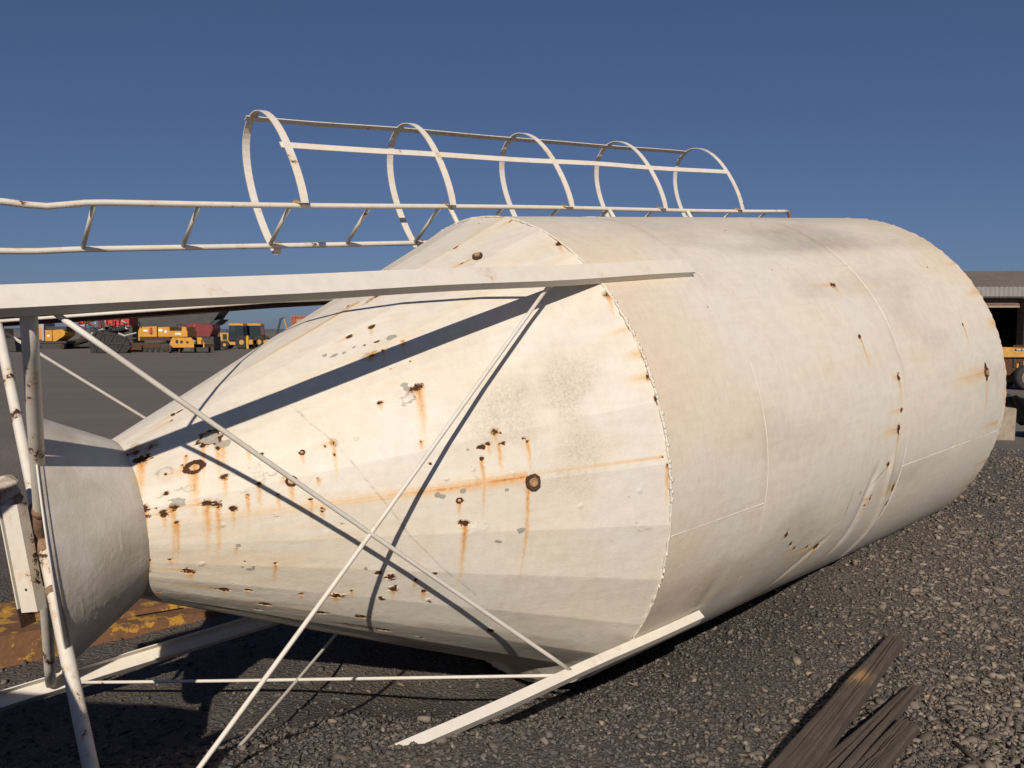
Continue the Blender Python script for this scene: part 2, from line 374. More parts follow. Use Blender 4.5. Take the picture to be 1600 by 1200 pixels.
def surf_hit(px, py, cone):
    r = ray(px, py); s = np.linspace(2.0, 12, 24000)
    P = V3(0, 0, CAMH) + s[:, None] * r - C0
    t = P @ AX / R; a = P @ WW / R; b = P @ VV / R
    if cone:
        k = np.clip(-t / -TK, 0, 1); rad = (1 - k) + RK * k; ok = (np.hypot(a - DWK * k, b - DVK * k) <= rad) & (t < .02) & (t > TK)
    else: ok = (np.hypot(a, b) <= 1) & (t > 0)
    i = np.argmax(ok)
    if not ok[i]: return None
    return t[i], np.degrees(np.arctan2(b[i], a[i]))
# defects in photo pixels: x, y, half width, half height, drip length, axial run length, kinds
# r = solid rust, o = rust ring, c = grey chip, b = bubble outline, d = dark smear
CONE_D = [
 (334, 693, 13, 10, 0, 0, 'g'), (352, 706, 9, 5, 40, 0, 'c'), (322, 705, 6, 4, 55, 0, 'r'), (345, 712, 4, 3, 50, 0, 'r'), (392, 710, 3, 3, 25, 0, 'r'),
 (308, 744, 13, 10, 75, 45, 'o'), (355, 761, 6, 5, 30, 0, 'r'), (262, 754, 12, 10, 0, 0, 'b'), (264, 755, 3, 3, 0, 0, 'r'), (227, 728, 15, 9, 70, 0, 'r'), (215, 712, 14, 12, 0, 0, 'd'), (240, 705, 15, 7, 0, 0, 'd'),
 (229, 817, 8, 13, 70, 0, 'r'), (260, 822, 8, 7, 25, 20, 'r'), (274, 811, 6, 5, 95, 0, 'r'), (280, 801, 10, 8, 0, 0, 'c'), (279, 834, 4, 3, 70, 0, 'r'),
 (326, 803, 13, 5, 75, 60, 'r'), (343, 805, 8, 6, 95, 0, 'r'), (367, 811, 7, 6, 30, 0, 'r'), (390, 789, 4, 4, 45, 0, 'r'), (264, 789, 4, 3, 0, 0, 'r'), (253, 794, 4, 4, 0, 0, 'b'),
 (300, 780, 8, 6, 0, 0, 'b'), (283, 781, 5, 4, 0, 0, 'b'), (383, 783, 4, 4, 0, 0, 'b'), (370, 752, 5, 5, 0, 0, 'b'),
 (476, 719, 4, 4, 18, 0, 'o'), (525, 702, 6, 6, 50, 30, 'd'), (458, 766, 7, 8, 38, 0, 'o'), (402, 744, 8, 7, 0, 0, 'b'), (409, 763, 8, 10, 0, 0, 'b'), (428, 751, 8, 7, 0, 0, 'b'),
 (432, 819, 4, 3, 0, 0, 'b'), (350, 836, 4, 4, 0, 0, 'b'), (372, 866, 3, 3, 0, 0, 'c'), (378, 896, 2.5, 2.5, 0, 0, 'c'), (389, 899, 4, 2.5, 0, 0, 'c'), (395, 896, 3, 3, 0, 0, 'c'), (314, 893, 4, 5, 0, 0, 'b'),
 (297, 903, 13, 5, 18, 60, 'r'), (350, 928, 9, 4, 10, 110, 'r'), (386, 929, 7, 3, 10, 0, 'r'), (413, 949, 11, 4, 8, 60, 'r'), (404, 959, 6, 3, 0, 0, 'r'), (470, 935, 5, 4, 12, 0, 'r'),
 (525, 936, 14, 5, 18, 0, 'm'), (502, 962, 10, 5, 0, 60, 'r'), (565, 968, 12, 6, 10, 0, 'r'), (609, 909, 8, 7, 0, 0, 'm'), (592, 903, 6, 4, 0, 0, 'r'), (615, 926, 7, 5, 24, 0, 'm'), (595, 941, 6, 4, 0, 0, 'm'),
 (649, 913, 3, 3, 20, 0, 'm'), (662, 930, 4, 3, 20, 0, 'm'), (670, 943, 5, 4, 0, 0, 'm'), (678, 902, 4, 2, 14, 0, 'r'), (767, 988, 5, 4, 0, 0, 'm'), (600, 992, 12, 4, 0, 0, 'r'), (510, 987, 10, 3, 0, 0, 'r'), (655, 1005, 11, 3, 0, 0, 'm'), (570, 896, 3, 3, 0, 0, 'c'),
 (560, 696, 4, 4, 0, 0, 'b'), (505, 809, 3, 4, 15, 0, 'o'), (598, 635, 5, 3, 12, 0, 'r'), (284, 643, 9, 3, 0, 55, 'r'),
 (657, 611, 13, 7, 75, 0, 'r'), (640, 630, 10, 9, 0, 0, 'w'), (637, 610, 4, 8, 0, 0, 'c'),
 (775, 681, 6, 6, 18, 0, 'r'), (783, 682, 3, 3, 0, 0, 'r'), (754, 705, 7, 4, 0, 0, 'r'), (766, 699, 5, 3, 18, 0, 'r'), (789, 698, 4, 3, 0, 0, 'r'), (782, 700, 3, 2, 45, 0, 'r'), (822, 690, 4, 3, 0, 0, 'r'), (827, 694, 4, 3, 48, 0, 'r'), (733, 710, 2.5, 2.5, 0, 0, 'c'),
 (755, 724, 3, 5, 85, 0, 'r'), (826, 765, 3, 4, 150, 0, 'r'), (822, 752, 6, 13, 0, 430, 'S'), (1036, 714, 3, 2, 0, 230, 'r'), (1044, 728, 4, 6, 55, 0, 'r'),
 (719, 790, 4.5, 4.5, 25, 0, 'o'), (727, 824, 9, 5, 100, 0, 'r'), (740, 830, 16, 11, 0, 0, 'b'), (813, 833, 5, 5, 0, 0, 'c'), (779, 852, 6, 3, 0, 0, 'c'), (684, 782, 3.5, 3.5, 0, 0, 'c'), (693, 784, 3.5, 3.5, 0, 0, 'c'), (725, 774, 4, 4, 0, 0, 'c'), (792, 771, 3, 3, 0, 0, 'c'),
 (740, 740, 4.5, 5, 0, 0, 'b'), (804, 744, 4, 3, 0, 0, 'b'), (985, 779, 3, 2, 0, 0, 'c'), (1001, 768, 4, 4, 0, 0, 'b'), (1003, 822, 12, 10, 0, 0, 'b'), (908, 794, 4, 4, 0, 0, 'b'), (661, 698, 2, 4, 14, 0, 'r'), (675, 733, 2.5, 2.5, 0, 0, 'r'), (745, 755, 4, 4, 0, 0, 'b'), (700, 757, 3, 3, 0, 0, 'b'),
 (583, 511, 6, 4, 22, 0, 'r'), (615, 530, 6, 4, 0, 0, 'c'), (593, 535, 5, 2, 0, 0, 'r'), (583, 558, 14, 7, 12, 0, 'd'), (602, 550, 4, 3, 18, 0, 'r'), (632, 534, 4, 3, 25, 0, 'r'), (597, 636, 4, 3, 12, 0, 'r'), (644, 568, 2.5, 2.5, 0, 0, 'r'), (615, 580, 2.5, 2, 0, 0, 'r'),
 (585, 466, 18, 4, 0, 0, 'd'), (543, 478, 7, 4, 0, 0, 'r'), (560, 473, 4, 5, 0, 190, 'S'), (549, 527, 6, 3, 0, 25, 'r'), (510, 558, 3, 3, 0, 0, 'c'), (525, 559, 7, 3, 0, 0, 'c'), (541, 554, 3, 2.5, 0, 0, 'c'), (573, 541, 3, 2, 0, 0, 'r'), (556, 545, 3, 2, 0, 0, 'c'),
 (724, 409, 8, 3, 6, 30, 'r'), (714, 385, 8, 3, 6, 20, 'r'), (749, 346, 6, 2, 0, 0, 'r'), (797, 344, 6, 2, 6, 25, 'r'), (874, 378, 8, 5, 26, 0, 'r'), (950, 458, 6, 7, 38, 0, 'd'), (985, 512, 3, 5, 0, 40, 'r'), (1003, 551, 3, 9, 0, 25, 'r'), (1014, 588, 4, 8, 0, 30, 'r'), (1026, 625, 3, 9, 0, 0, 'r'),
 (734, 405, 6, 3, 0, 30, 'S'), (560, 985, 30, 6, 0, 0, 'd'), (270, 660, 3, 2, 0, 40, 'r')]
for _i in range(24):
    _r = random.random(); _x = 225 + 330 * random.random() ** 1.6; _y = 700 + 240 * random.random()
    CONE_D.append((_x, _y, 1.2 + 2.2 * random.random(), 1.2 + 2 * random.random(), random.choice((0, 0, 12, 25, 40)), 0, random.choice('rrrcr')))
CYL_D = [(1303, 445, 8, 5, 22, 60, 'r'), (1344, 527, 4, 5, 55, 0, 'r'), (1404, 589, 5, 6, 40, 22, 'r'), (1541, 582, 4, 14, 70, 120, 'o'), (1505, 507, 3, 4, 45, 0, 'r'), (1409, 640, 5, 4, 0, 40, 'r'), (1404, 670, 5, 9, 70, 55, 'r'),
 (1387, 727, 5, 5, 0, 0, 'm'), (1396, 762, 4, 10, 25, 45, 'r'), (1387, 786, 3, 12, 10, 0, 'r'), (1360, 779, 4, 6, 22, 35, 'r'), (1352, 790, 4, 3, 20, 0, 'r'), (1228, 835, 5, 6, 0, 0, 'm'), (1235, 851, 5, 5, 28, 0, 'r'), (1241, 857, 4, 4, 24, 0, 'r'), (1261, 855, 6, 4, 40, 60, 'r'), (1276, 855, 8, 6, 48, 110, 'r'),
 (1345, 770, 3, 2, 0, 0, 'c'), (1352, 769, 2, 2, 0, 0, 'c'), (1133, 360, 3, 2, 0, 0, 'c'), (1450, 417, 2.5, 2, 0, 20, 'r'), (1496, 412, 16, 5, 0, 60, 'S'), (1528, 456, 8, 10, 0, 40, 'S'), (1553, 505, 6, 12, 0, 25, 'S'), (1540, 720, 10, 6, 0, 40, 'S'), (1558, 660, 5, 6, 0, 50, 'S'), (1174, 350, 2, 2, 0, 0, 'c'), (1232, 420, 2, 2, 0, 0, 'c'), (1206, 422, 2, 2, 0, 0, 'c'), (1106, 480, 2, 2, 0, 0, 'c')]
def defects(tt, ss, rad, plist, cone):
    """tt along the axis (m), ss angle (deg), rad local radius (m): per-vertex wear attributes"""
    A = {k: np.zeros(len(tt)) for k in ('rust', 'stain', 'chip', 'crack', 'dirt_shade', 'grain')}; dz = np.zeros(len(tt))
    wob = fbm(np.stack([tt * 22, ss * .45], -1), 21); wob2 = fbm(np.stack([tt * 60, ss * 1.3], -1), 31)
    for (px, py, hw, hh, drip, ax, kd) in plist:
        h = surf_hit(px, py, cone)
        if h is None: continue
        t0, p0 = h[0] * R, h[1]; r0 = R * (1 + h[0] / TK * (RK - 1)) if cone else R
        dep = (S(np.array(h[0]), np.array(r0 / R), np.array(p0)) - V3(0, 0, CAMH))[1]; sc = dep / F
        near = np.abs(tt - t0) < (abs(ax) * sc * 1.6 + .25)
        ii = np.nonzero(near)[0]
        u = tt[ii] - t0; s = np.radians(ss[ii] - p0) * r0
        a_, b_ = hw * sc * (.95 if kd in 'rdm' else 1.1), hh * sc
        d = np.hypot(u / a_, s / b_) + wob[ii] * .55 + wob2[ii] * .55
        def mx(k, val): A[k][ii] = np.maximum(A[k][ii], val)
        if kd in 'rm': mx('rust', np.clip(1.02 - d * .66, 0, 1)); dz[ii] -= .006 * np.clip(1.2 - d, 0, 1)
        if kd == 'm': mx('rust', 0 * d); dz[ii] += .022 * np.clip(1.3 - d, 0, 1) * (.4 + wob2[ii])
        if kd == 'o':
            e = np.abs(np.hypot(u / a_, s / b_) - .8) + wob[ii] * .12; mx('rust', np.clip(1.3 - e * 2.6, 0, 1))
        if kd == 'c': mx('chip', np.clip(1.3 - d * .8, 0, 1))
        if kd == 'w': mx('chip', 0 * d); A['dirt_shade'][ii] *= np.clip(d, 0, 1); e = np.abs(d - 1); mx('crack', np.clip(1 - e * 5, 0, 1)); dz[ii] += .006 * np.clip(1.2 - d, 0, 1)
        if kd == 'g': mx('chip', np.clip(1.6 - d * .9, 0, 1)); mx('rust', np.clip(.9 - np.abs(d - 1.15) * 2.2, 0, 1)); dz[ii] -= .01 * np.clip(1.1 - d, 0, 1)
        if kd == 'b':
            e = np.abs(np.hypot(u / a_, s / b_) - .85 + wob[ii] * .2); mx('crack', np.clip(1 - e * 5.5, 0, 1) * .5 * (wob[ii] > .02)); dz[ii] += .004 * np.clip(1.1 - d, 0, 1)
        if kd == 'd': mx('dirt_shade', np.clip(1.5 - d, 0, 1)); mx('rust', np.clip(.62 - d * .35, 0, 1))
        pr_ = math.radians(p0); rad_z = math.cos(pr_) * WW[2] + math.sin(pr_) * VV[2]; phi_z = -math.sin(pr_) * WW[2] + math.cos(pr_) * VV[2]
        sl = (1 - RK) / -TK if cone else 0.
        kap = -.45 * (AX[2] + sl * rad_z) / math.hypot(1, sl) / max(.25, phi_z)
        if drip:
            u0_ = u; u = u + kap * s
            L = drip * sc * 1.25; wd = max(.008, a_ * .46)
            q = np.clip(-s / L, 0, 1); ctr = wob2[ii] * .006
            m_ = np.exp(-((u - ctr) / (wd * (1 - .45 * q))) ** 2) * (s < b_ * .3) * (-s < L) * (1 - q) ** .8
            m2 = np.exp(-((u + wd * .9) / (wd * .5)) ** 2) * (s < 0) * (-s < L * .6) * (1 - q) * .6
            A['stain'][ii] = np.maximum(A['stain'][ii], np.maximum(m_, m2) * 1.15)
            u = u0_
        if ax:
            L = ax * sc * 1.3; q = np.clip(-u / L, 0, 1); wd = max(.007, b_ * .75) * (1 + .5 * q)
            stn = .65 + .45 * vnoise(np.stack([s * 260, u * 3], -1), 5)
            m_ = np.exp(-(s / wd) ** 2) * (u < a_ * .5) * (-u < L) * (1 - q) ** (.85 if kd == 'S' else 1.1) * stn
            A['stain'][ii] = np.maximum(A['stain'][ii], m_ * (1.25 if kd == 'S' and cone else .9))
    return A, dz
def grid_faces(nt_, np_, wrap=True):
    i = np.arange(nt_ * np_).reshape(nt_, np_); j = np.roll(i, -1, 1) if wrap else i[:, 1:]; i2 = i if wrap else i[:, :-1]
    return np.stack([i2[:-1], i2[1:], j[1:], j[:-1]], -1).reshape(-1, 4)
# --- cylinder shell
nt_ = 330; tg = np.linspace(0, TE, nt_); TT, PP = np.meshgrid(tg, phis, indexing='ij'); t_, p_ = TT.ravel(), PP.ravel()
A, dz = defects(t_ * R, p_, R, CYL_D, False)
sarc = np.radians(p_) * R; tm = t_ * R
rad = 1 + dz / R + fbm(np.stack([tm * 1.2, sarc * 1.2], -1), 41) * .0022 + fbm(np.stack([tm * 5, sarc * 5], -1), 43) * .0005
# creases where the plate buckled low on the near side
def crease(px0, py0, px1, py1, depth, wid):
    a0, b0 = surf_hit(px0, py0, False), surf_hit(px1, py1, False)
    if a0 is None or b0 is None: return 0
    P0, P1 = V3(a0[0] * R, math.radians(a0[1]) * R), V3(b0[0] * R, math.radians(b0[1]) * R); dd = P1 - P0; L = np.linalg.norm(dd); dd /= L
    x = (tm - P0[0]) * dd[0] + (sarc - P0[1]) * dd[1]; y = -(tm - P0[0]) * dd[1] + (sarc - P0[1]) * dd[0] + .02 * np.sin(x * 9)
    return depth * np.exp(-(y / wid) ** 2) * sstep(-.12, .1, x) * (1 - sstep(L - .1, L + .12, x))
rad = rad + (crease(1412, 700, 1330, 872, -.022, .035) + crease(1395, 720, 1310, 872, .011, .03) + crease(1370, 735, 1300, 860, -.011, .035) + crease(1290, 842, 1215, 905, -.007, .03) + crease(1120, 905, 1060, 985, -.007, .06)) / R
for (x0, y0, x1, y1) in ((1386, 730, 1361, 765), (1330, 778, 1324, 800), (1396, 760, 1383, 795)):
    cr = crease(x0, y0, x1, y1, 1., .004); A['crack'] = np.maximum(A['crack'], np.clip(cr, 0, 1))
edge = sstep(TE - .02, TE, t_); rad = rad + edge * .0045 * fbm(np.stack([p_ * .8, p_ * 0], -1), 51) 
A['stain'] = np.maximum(A['stain'], .55 * sstep(TE - .05, TE, t_) * np.clip(fbm(np.stack([p_ * .15, t_ * 3], -1), 52) + .35, 0, 1))
A['dirt_shade'] += .60 * sstep(45, 52, p_) * (1 - .65 * sstep(60, 72, p_)) * np.clip(.55 + fbm(np.stack([tm * .9, sarc * 4], -1), 61), 0, 1) * sstep(.3, .9, t_) * (1 - .5 * sstep(1.9, 2.6, t_))
A['dirt_shade'] += .35 * sstep(.0, .5, fbm(np.stack([tm * 1.6, sarc * 2.4], -1), 62)) * (p_ < -14)  * sstep(-14, -22, p_)  # low on the shell: patchy dirt with some underside shade painted in
for ts_ in (T2, T3): A['dirt_shade'] += .30 * np.exp(-((t_ - ts_ + .012) / .022) ** 2) * np.clip(.3 + fbm(np.stack([tm * 9, sarc * 2], -1), 63), 0, 1)
A['dirt_shade'] += .15 * np.clip(fbm(np.stack([tm * 1.5, sarc * 1.1], -1), 64), 0, 1)
A['stain'] = np.maximum(A['stain'], .16 * np.clip(fbm(np.stack([tm * .8, sarc * 7], -1), 66), 0, 1) * sstep(-20, 30, p_))
A['dirt_shade'] = np.clip(A['dirt_shade'], 0, .9)
A['dirt_shade'] += .20 * sstep(.05, .5, fbm(np.stack([tm * 1.1, sarc * 2.2], -1), 67)) * sstep(-30, 10, p_); A['dirt_shade'] = np.clip(A['dirt_shade'], 0, .9)
A['stain'] = np.maximum(A['stain'], .20 * sstep(-.1, .5, fbm(np.stack([tm * .7, sarc * .9], -1), 68)))
A['grain'] = .25 * np.exp(-((t_ - T2 + .03) / .04) ** 2) * (fbm(np.stack([tm * 3, sarc * 3], -1), 65) > .12)
A['surf'] = np.stack([tm, sarc, 0 * tm], -1)
shell = obj('cylinder_shell', (S(t_, rad, p_), grid_faces(nt_, len(phis))), MP_SHELL, silo, True, A)
# --- cone hopper, folded from flat strips
nc = 330; kg = np.linspace(0, 1, nc); KK, PP = np.meshgrid(kg, phis, indexing='ij'); k_, p_ = KK.ravel(), PP.ravel()
t_ = k_ * TK; fc = facet(p_)
base_r = (1 - k_) * (fc * (1 - .055 * sstep(-44, -70, p_) * sstep(-180, -110, p_) * sstep(.0, .06, k_))) + RK * k_ * (fc * .5 + .5)
tm = t_ * R; sarc = np.radians(p_) * R * ((1 - k_) + RK * k_)
A, dz = defects(tm, p_, R, CONE_D, True)
rad = base_r + dz / R + fbm(np.stack([tm * 2.2, p_ * .05], -1), 71) * .003 + fbm(np.stack([tm * 9, p_ * .2], -1), 72) * .0008
P = C0 + R * (t_[:, None] * AX + (rad * np.cos(np.radians(p_)) + DWK * k_)[:, None] * WW + (rad * np.sin(np.radians(p_)) + DVK * k_)[:, None] * VV)
A['dirt_shade'] += .55 * sstep(-34, -40, p_) * sstep(-.05, .45, fbm(np.stack([tm * 2.5, p_ * .13], -1), 77)) + .18 * sstep(.85, 1., k_) * np.clip(.5 + fbm(np.stack([tm * 8, p_ * .3], -1), 75), 0, 1)  # lower facets: patchy dirt that also stands in for their shade
A['dirt_shade'] += .22 * np.clip(fbm(np.stack([tm * 1.6, p_ * .06], -1), 76), 0, 1)
A['stain'] = np.maximum(A['stain'], .30 * np.exp(-((p_ + 14) / 15) ** 2) * sstep(.45, .85, k_) * np.clip(.45 + fbm(np.stack([tm * 2, p_ * .5], -1), 78), 0, 1))
A['stain'] = np.maximum(A['stain'], .22 * np.clip(fbm(np.stack([tm * 1.1, p_ * .35], -1), 79) - .05, 0, 1) * sstep(10, 50, p_))
_cl = [(447, 632), (490, 672), (525, 703), (560, 742), (592, 783), (640, 845), (690, 893), (745, 935)]
_cp = [surf_hit(x, y, True) for x, y in _cl]; _cp = [c_ for c_ in _cp if c_ is not None]
_pt = np.interp(p_, [c_[1] for c_ in _cp][::-1], [c_[0] * R for c_ in _cp][::-1])
_in = (p_ > min(c_[1] for c_ in _cp)) & (p_ < max(c_[1] for c_ in _cp))
A['crack'] = np.maximum(A['crack'], .55 * np.clip(1 - np.abs(tm - _pt) / .007, 0, 1) * _in * np.clip(.6 + fbm(np.stack([p_ * .9, p_ * 0], -1), 83), 0, 1))
gr = sstep(-.05, .35, fbm(np.stack([tm * 2.3, p_ * .055], -1), 81)) * np.exp(-(((tm + .42) / .42) ** 2 + ((p_ - 14) / 17) ** 2) ** 2)
A['grain'] = np.clip(gr, 0, 1); A['dirt_shade'] = np.clip(A['dirt_shade'] + .14 * gr, 0, .92)
A['surf'] = np.stack([tm, sarc, 0 * tm], -1)
cone = obj('cone_hopper', (P, grid_faces(nc, len(phis))), MP_SHELL, silo, False, A)
cone.data.polygons.foreach_set('use_smooth', np.ones(len(cone.data.polygons), bool))
cone.data.set_sharp_from_angle(angle=math.radians(6)) if hasattr(cone.data, 'set_sharp_from_angle') else None
# --- outlet chute, flaring from the cone neck to its cut end
pe = np.linspace(0, 360, 301)[:-1]; ke = np.linspace(0, 1, 130)
n_end = nrm(np.cross(ray(66, 741), ray(111.5, 1034)))
CAMP = V3(0, 0, CAMH)
rowsK = C0 + R * (TK * AX + (RK * np.cos(np.radians(pe)) + DWK)[:, None] * WW + (RK * np.sin(np.radians(pe)) + DVK)[:, None] * VV)
rowsO = C0 + R * (-1.766 * AX + (.407 * np.cos(np.radians(pe)) - .005)[:, None] * WW + (.407 * np.sin(np.radians(pe)) + .026)[:, None] * VV)
n_end = nrm(n_end + .04 * WW * np.sign(n_end @ AX))
c_end = C0 + R * -1.766 * AX; off_end = (CAMP + 3.6 * ray(89, 880) - c_end) @ n_end
pl0 = CAMP + 2.6 * R * ray(89, 880)
lam = ((pl0 - rowsK) @ n_end) / ((rowsO - rowsK) @ n_end); lam = np.clip(lam, .25, 1.9)
end = rowsK + lam[:, None] * (rowsO - rowsK)
ch = np.concatenate([rowsK + k * (end - rowsK) for k in ke]); kk = np.repeat(ke, len(pe)); pp = np.tile(pe, len(ke)); pp = np.where(pp > 180, pp - 360, pp)
tm = -kk * .5; sarc = np.radians(pp) * .45
bumpy = sstep(8, -14, pp + 12 * fbm(np.stack([tm * 6, pp * .08], -1), 91))
out = ch - C0; radial = out - (out @ AX)[:, None] * AX; radial /= np.linalg.norm(radial, axis=1)[:, None]
ch = ch + radial * ((np.clip(fbm(np.stack([tm * 55, sarc * 55], -1), 92) + .1, 0, 1) * .0035 * bumpy * np.clip(.4 + fbm(np.stack([tm * 7, sarc * 7], -1), 94), 0, 1))[:, None])
A = {'rust': .0 * kk + .55 * sstep(.0, .05, .05 - kk) * np.clip(vnoise(np.stack([pp * .1, pp * 0], -1), 3), 0, 1), 'stain': .35 * sstep(.1, 0, kk) * (vnoise(np.stack([pp * .12, pp * 0], -1), 4) > .1),
     'dirt_shade': np.clip(.10 + .35 * sstep(-.1, .5, fbm(np.stack([tm * 3, pp * .03], -1), 95)) + .22 * sstep(.12, 0, kk) + .16 * bumpy, 0, .85), 'grain': .5 * bumpy * (fbm(np.stack([tm * 10, sarc * 10], -1), 93) > .1), 'chip': 0 * kk, 'crack': 0 * kk, 'surf': np.stack([tm, sarc, 0 * tm], -1)}
chute = obj('outlet_chute', (ch, grid_faces(len(ke), len(pe))), MP_SHELL, silo, True, A)
rim = [end[i % len(pe)] + radial[-len(pe):][i % len(pe)] * .004 for i in range(0, len(pe) + 1, 2)]
obj('chute_rim', g_tube(rim, .0045, 6, False), MP, chute, True)
dk = np.concatenate([end * .985 + end.mean(0) * .015 - .02 * n_end * np.sign(n_end @ AX) * -1, [end.mean(0)]]); n_ = len(pe)
obj('chute_blank', (dk, [(i, (i + 1) % n_, n_) for i in range(n_)]), M_DARKRUST, chute)
# --- end plate of the cylinder
pr = np.linspace(0, 360, 121)[:-1]
ep = np.concatenate([S(np.full(120, TE - .006), np.full(120, .997), pr), S(np.full(120, TE - .006 + .10), np.full(120, .55), pr), S(np.array([TE + .13]), np.array([0.]), np.array([0.]))])
ef = [(i, (i + 1) % 120, 120 + (i + 1) % 120, 120 + i) for i in range(120)] + [(120 + i, 120 + (i + 1) % 120, 240) for i in range(120)]
obj('end_plate', (ep, ef), MP, silo, True)
# --- weld seams (raised beads)
def bead(name, ts, ph, rho, r, mat, par, jag=0., cone_=False, breaks=0.):
    n = len(ts); rr = r * (1 + .5 * fbm(np.stack([np.arange(n) * .35, np.zeros(n)], -1), int(r * 1e5) + n))
    pts = S(ts + jag * vnoise(np.stack([np.arange(n) * .9, np.zeros(n)], -1), 7 + n), rho, ph)
    return obj(name, g_tube(list(pts), list(np.maximum(rr, .0008)), 6), mat, par, True)
pa = np.linspace(-105, 120, 260)
bead('weld_seam', np.full(260, T2), pa, np.full(260, .9988), .0030, MP, shell, .0006)
bead('weld_seam', np.full(260, T3), pa, np.full(260, .9988), .0030, MP, shell, .0006)
bead('weld_seam', np.full(420, .0), np.linspace(-105, 120, 420), np.full(420, .998), .0065, MP, shell, .0035)
for (t0, t1, ph) in ((T2, T3, 42.), (0.01, T2, -13.8), (T3, TE - .01, -17.6)):
    bead('weld_seam', np.linspace(t0, t1, 60), np.full(60, ph), np.full(60, .9996), .0030, MP, shell, .0005)
kq = np.linspace(.0, .985, 90)
for ph, w0 in ((24., .0028),):
    q = (1 - kq) * facet(np.full(90, ph)) + RK * kq
    pts = C0 + R * ((kq * TK)[:, None] * AX + (q * np.cos(math.radians(ph)) + DWK * kq)[:, None] * WW + (q * np.sin(math.radians(ph)) + DVK * kq)[:, None] * VV)
# ragged weld lumps along the cone seam
lump = []
for i in range(95):
    ph = -48 + 96 * i / 95 + rng.normal() * .3
    if vnoise(np.array([[i * .21, 0]]), 77)[0] < -.15: continue
    c_ = S(np.array(rng.normal() * .0022), np.array(1.0), np.array(ph)); s_ = .004 + .005 * rng.random()
    lump.append(g_tube([c_ - VV * s_ * 1.6, c_ - VV * s_ * .5 + WW * s_ * .4, c_ + VV * s_ * .6 + WW * s_ * .3, c_ + VV * s_ * 1.5], [s_ * .4, s_, s_ * .9, s_ * .3], 5))
tag(obj('weld_spatter', join(*lump), MP, shell, True), kind='stuff')
# lifting lug with its rusty washer
def lug(px, py, r, cone_, par, flat=1.):
    h = surf_hit(px, py, cone_); t0, ph = h
    rr = (1 + t0 / TK * (RK - 1)) if cone_ else 1.
    nrmv = np.cos(math.radians(ph)) * WW + np.sin(math.radians(ph)) * VV
    if cone_: nrmv = nrm(nrmv + AX * -(1 - RK) / -TK * 1.0)
    c_ = S(np.array(t0), np.array(rr), np.array(ph)); u = nrm(np.cross(nrmv, V3(0, 0, 1))); w_ = np.cross(u, nrmv)
    o_ = [(r * (1 + .10 * math.sin(i * 2.3)) * math.cos(i * math.pi / 5), r * (1 + .10 * math.cos(i * 1.7)) * math.sin(i * math.pi / 5)) for i in range(10)]
    a_ = obj('boss', g_sweep(o_, [(c_ - nrmv * .02, u, w_), (c_ + nrmv * (.018 if cone_ else .008), u, w_)]), M_DARKRUST, par)
    obj('plug', g_sweep([(x * .58, y * .58) for x, y in o_], [(c_ + nrmv * .0, u, w_), (c_ + nrmv * (.023 if cone_ else .012), u, w_)]), M_RUSTLIGHT, par)
lug(832, 752, .036, True, cone); lug(1541, 582, .036, False, shell); lug(747, 401, .028, True, cone)
def stub(px, py, L, r):
    t0, ph = surf_hit(px, py, True); c_ = S(np.array(t0), np.array(1 + t0 / TK * (RK - 1)), np.array(ph)); n_ = nrm(np.cos(math.radians(ph)) * WW + np.sin(math.radians(ph)) * VV - .4 * AX)
    obj('lug', g_tube([c_ - n_ * .02, c_ + n_ * L], r, 8), M_DARKRUST, cone, True)
stub(275, 645, .04, .011)
# --- legs: steel channels
def leg(phi, t0, t1, b, h, dr, dt, name='leg', rot=0., mat=None):
    p = math.radians(phi); rad_, tan_ = math.cos(p) * WW + math.sin(p) * VV, -math.sin(p) * WW + math.cos(p) * VV
    n_, m_ = math.cos(rot) * rad_ + math.sin(rot) * tan_, -math.sin(rot) * rad_ + math.cos(rot) * tan_
    b, h = b * R, h * R; tk = .0065
    prof = [(-b / 2, 0), (-b / 2, h), (b / 2, h), (b / 2, 0), (b / 2 - tk, 0), (b / 2 - tk, h - tk), (-b / 2 + tk, h - tk), (-b / 2 + tk, 0)]
    fr = []
    for t in np.linspace(t0, t1, 26):
        o = C0 + R * (t * AX + 1.001 * rad_ - min(t, 0) * (dr * rad_ + dt * tan_)) + .0025 * math.sin(t * 5 + phi) * tan_ + .002 * math.sin(t * 7.3) * rad_
        fr.append((o, m_, n_))
    return obj(name, g_sweep(prof, fr), mat or MP, silo), lambda t, o=0.: C0 + R * (t * AX + (1.0 + o) * rad_ - min(t, 0) * (dr * rad_ + dt * tan_))
legA, LA = leg(43.3, -2.75, .505, .0664, .0327, .0044, .0023, rot=-.15)
legB, LB = leg(-42.1, -1.045, .385, .042, .034, -.0079, .0034)
legC, LC = leg(-138.2, -2.75, .45, .066, .034, .0, .0, rot=0)
legD, LD = leg(133.3, -2.75, .45, .0664, .0327, .0, .0, rot=-.05, mat=M_DARKRUST)
legD['label'] = 'rust brown far upper leg'
lp0, lp1 = [C0 + R * (t * AX + 1.0 * (math.cos(math.radians(131.3)) * WW + math.sin(math.radians(131.3)) * VV)) for t in (-2.7, .4)]
obj('painted_lip', g_tube([lp0, lp1], .005, 6), MP, legD)
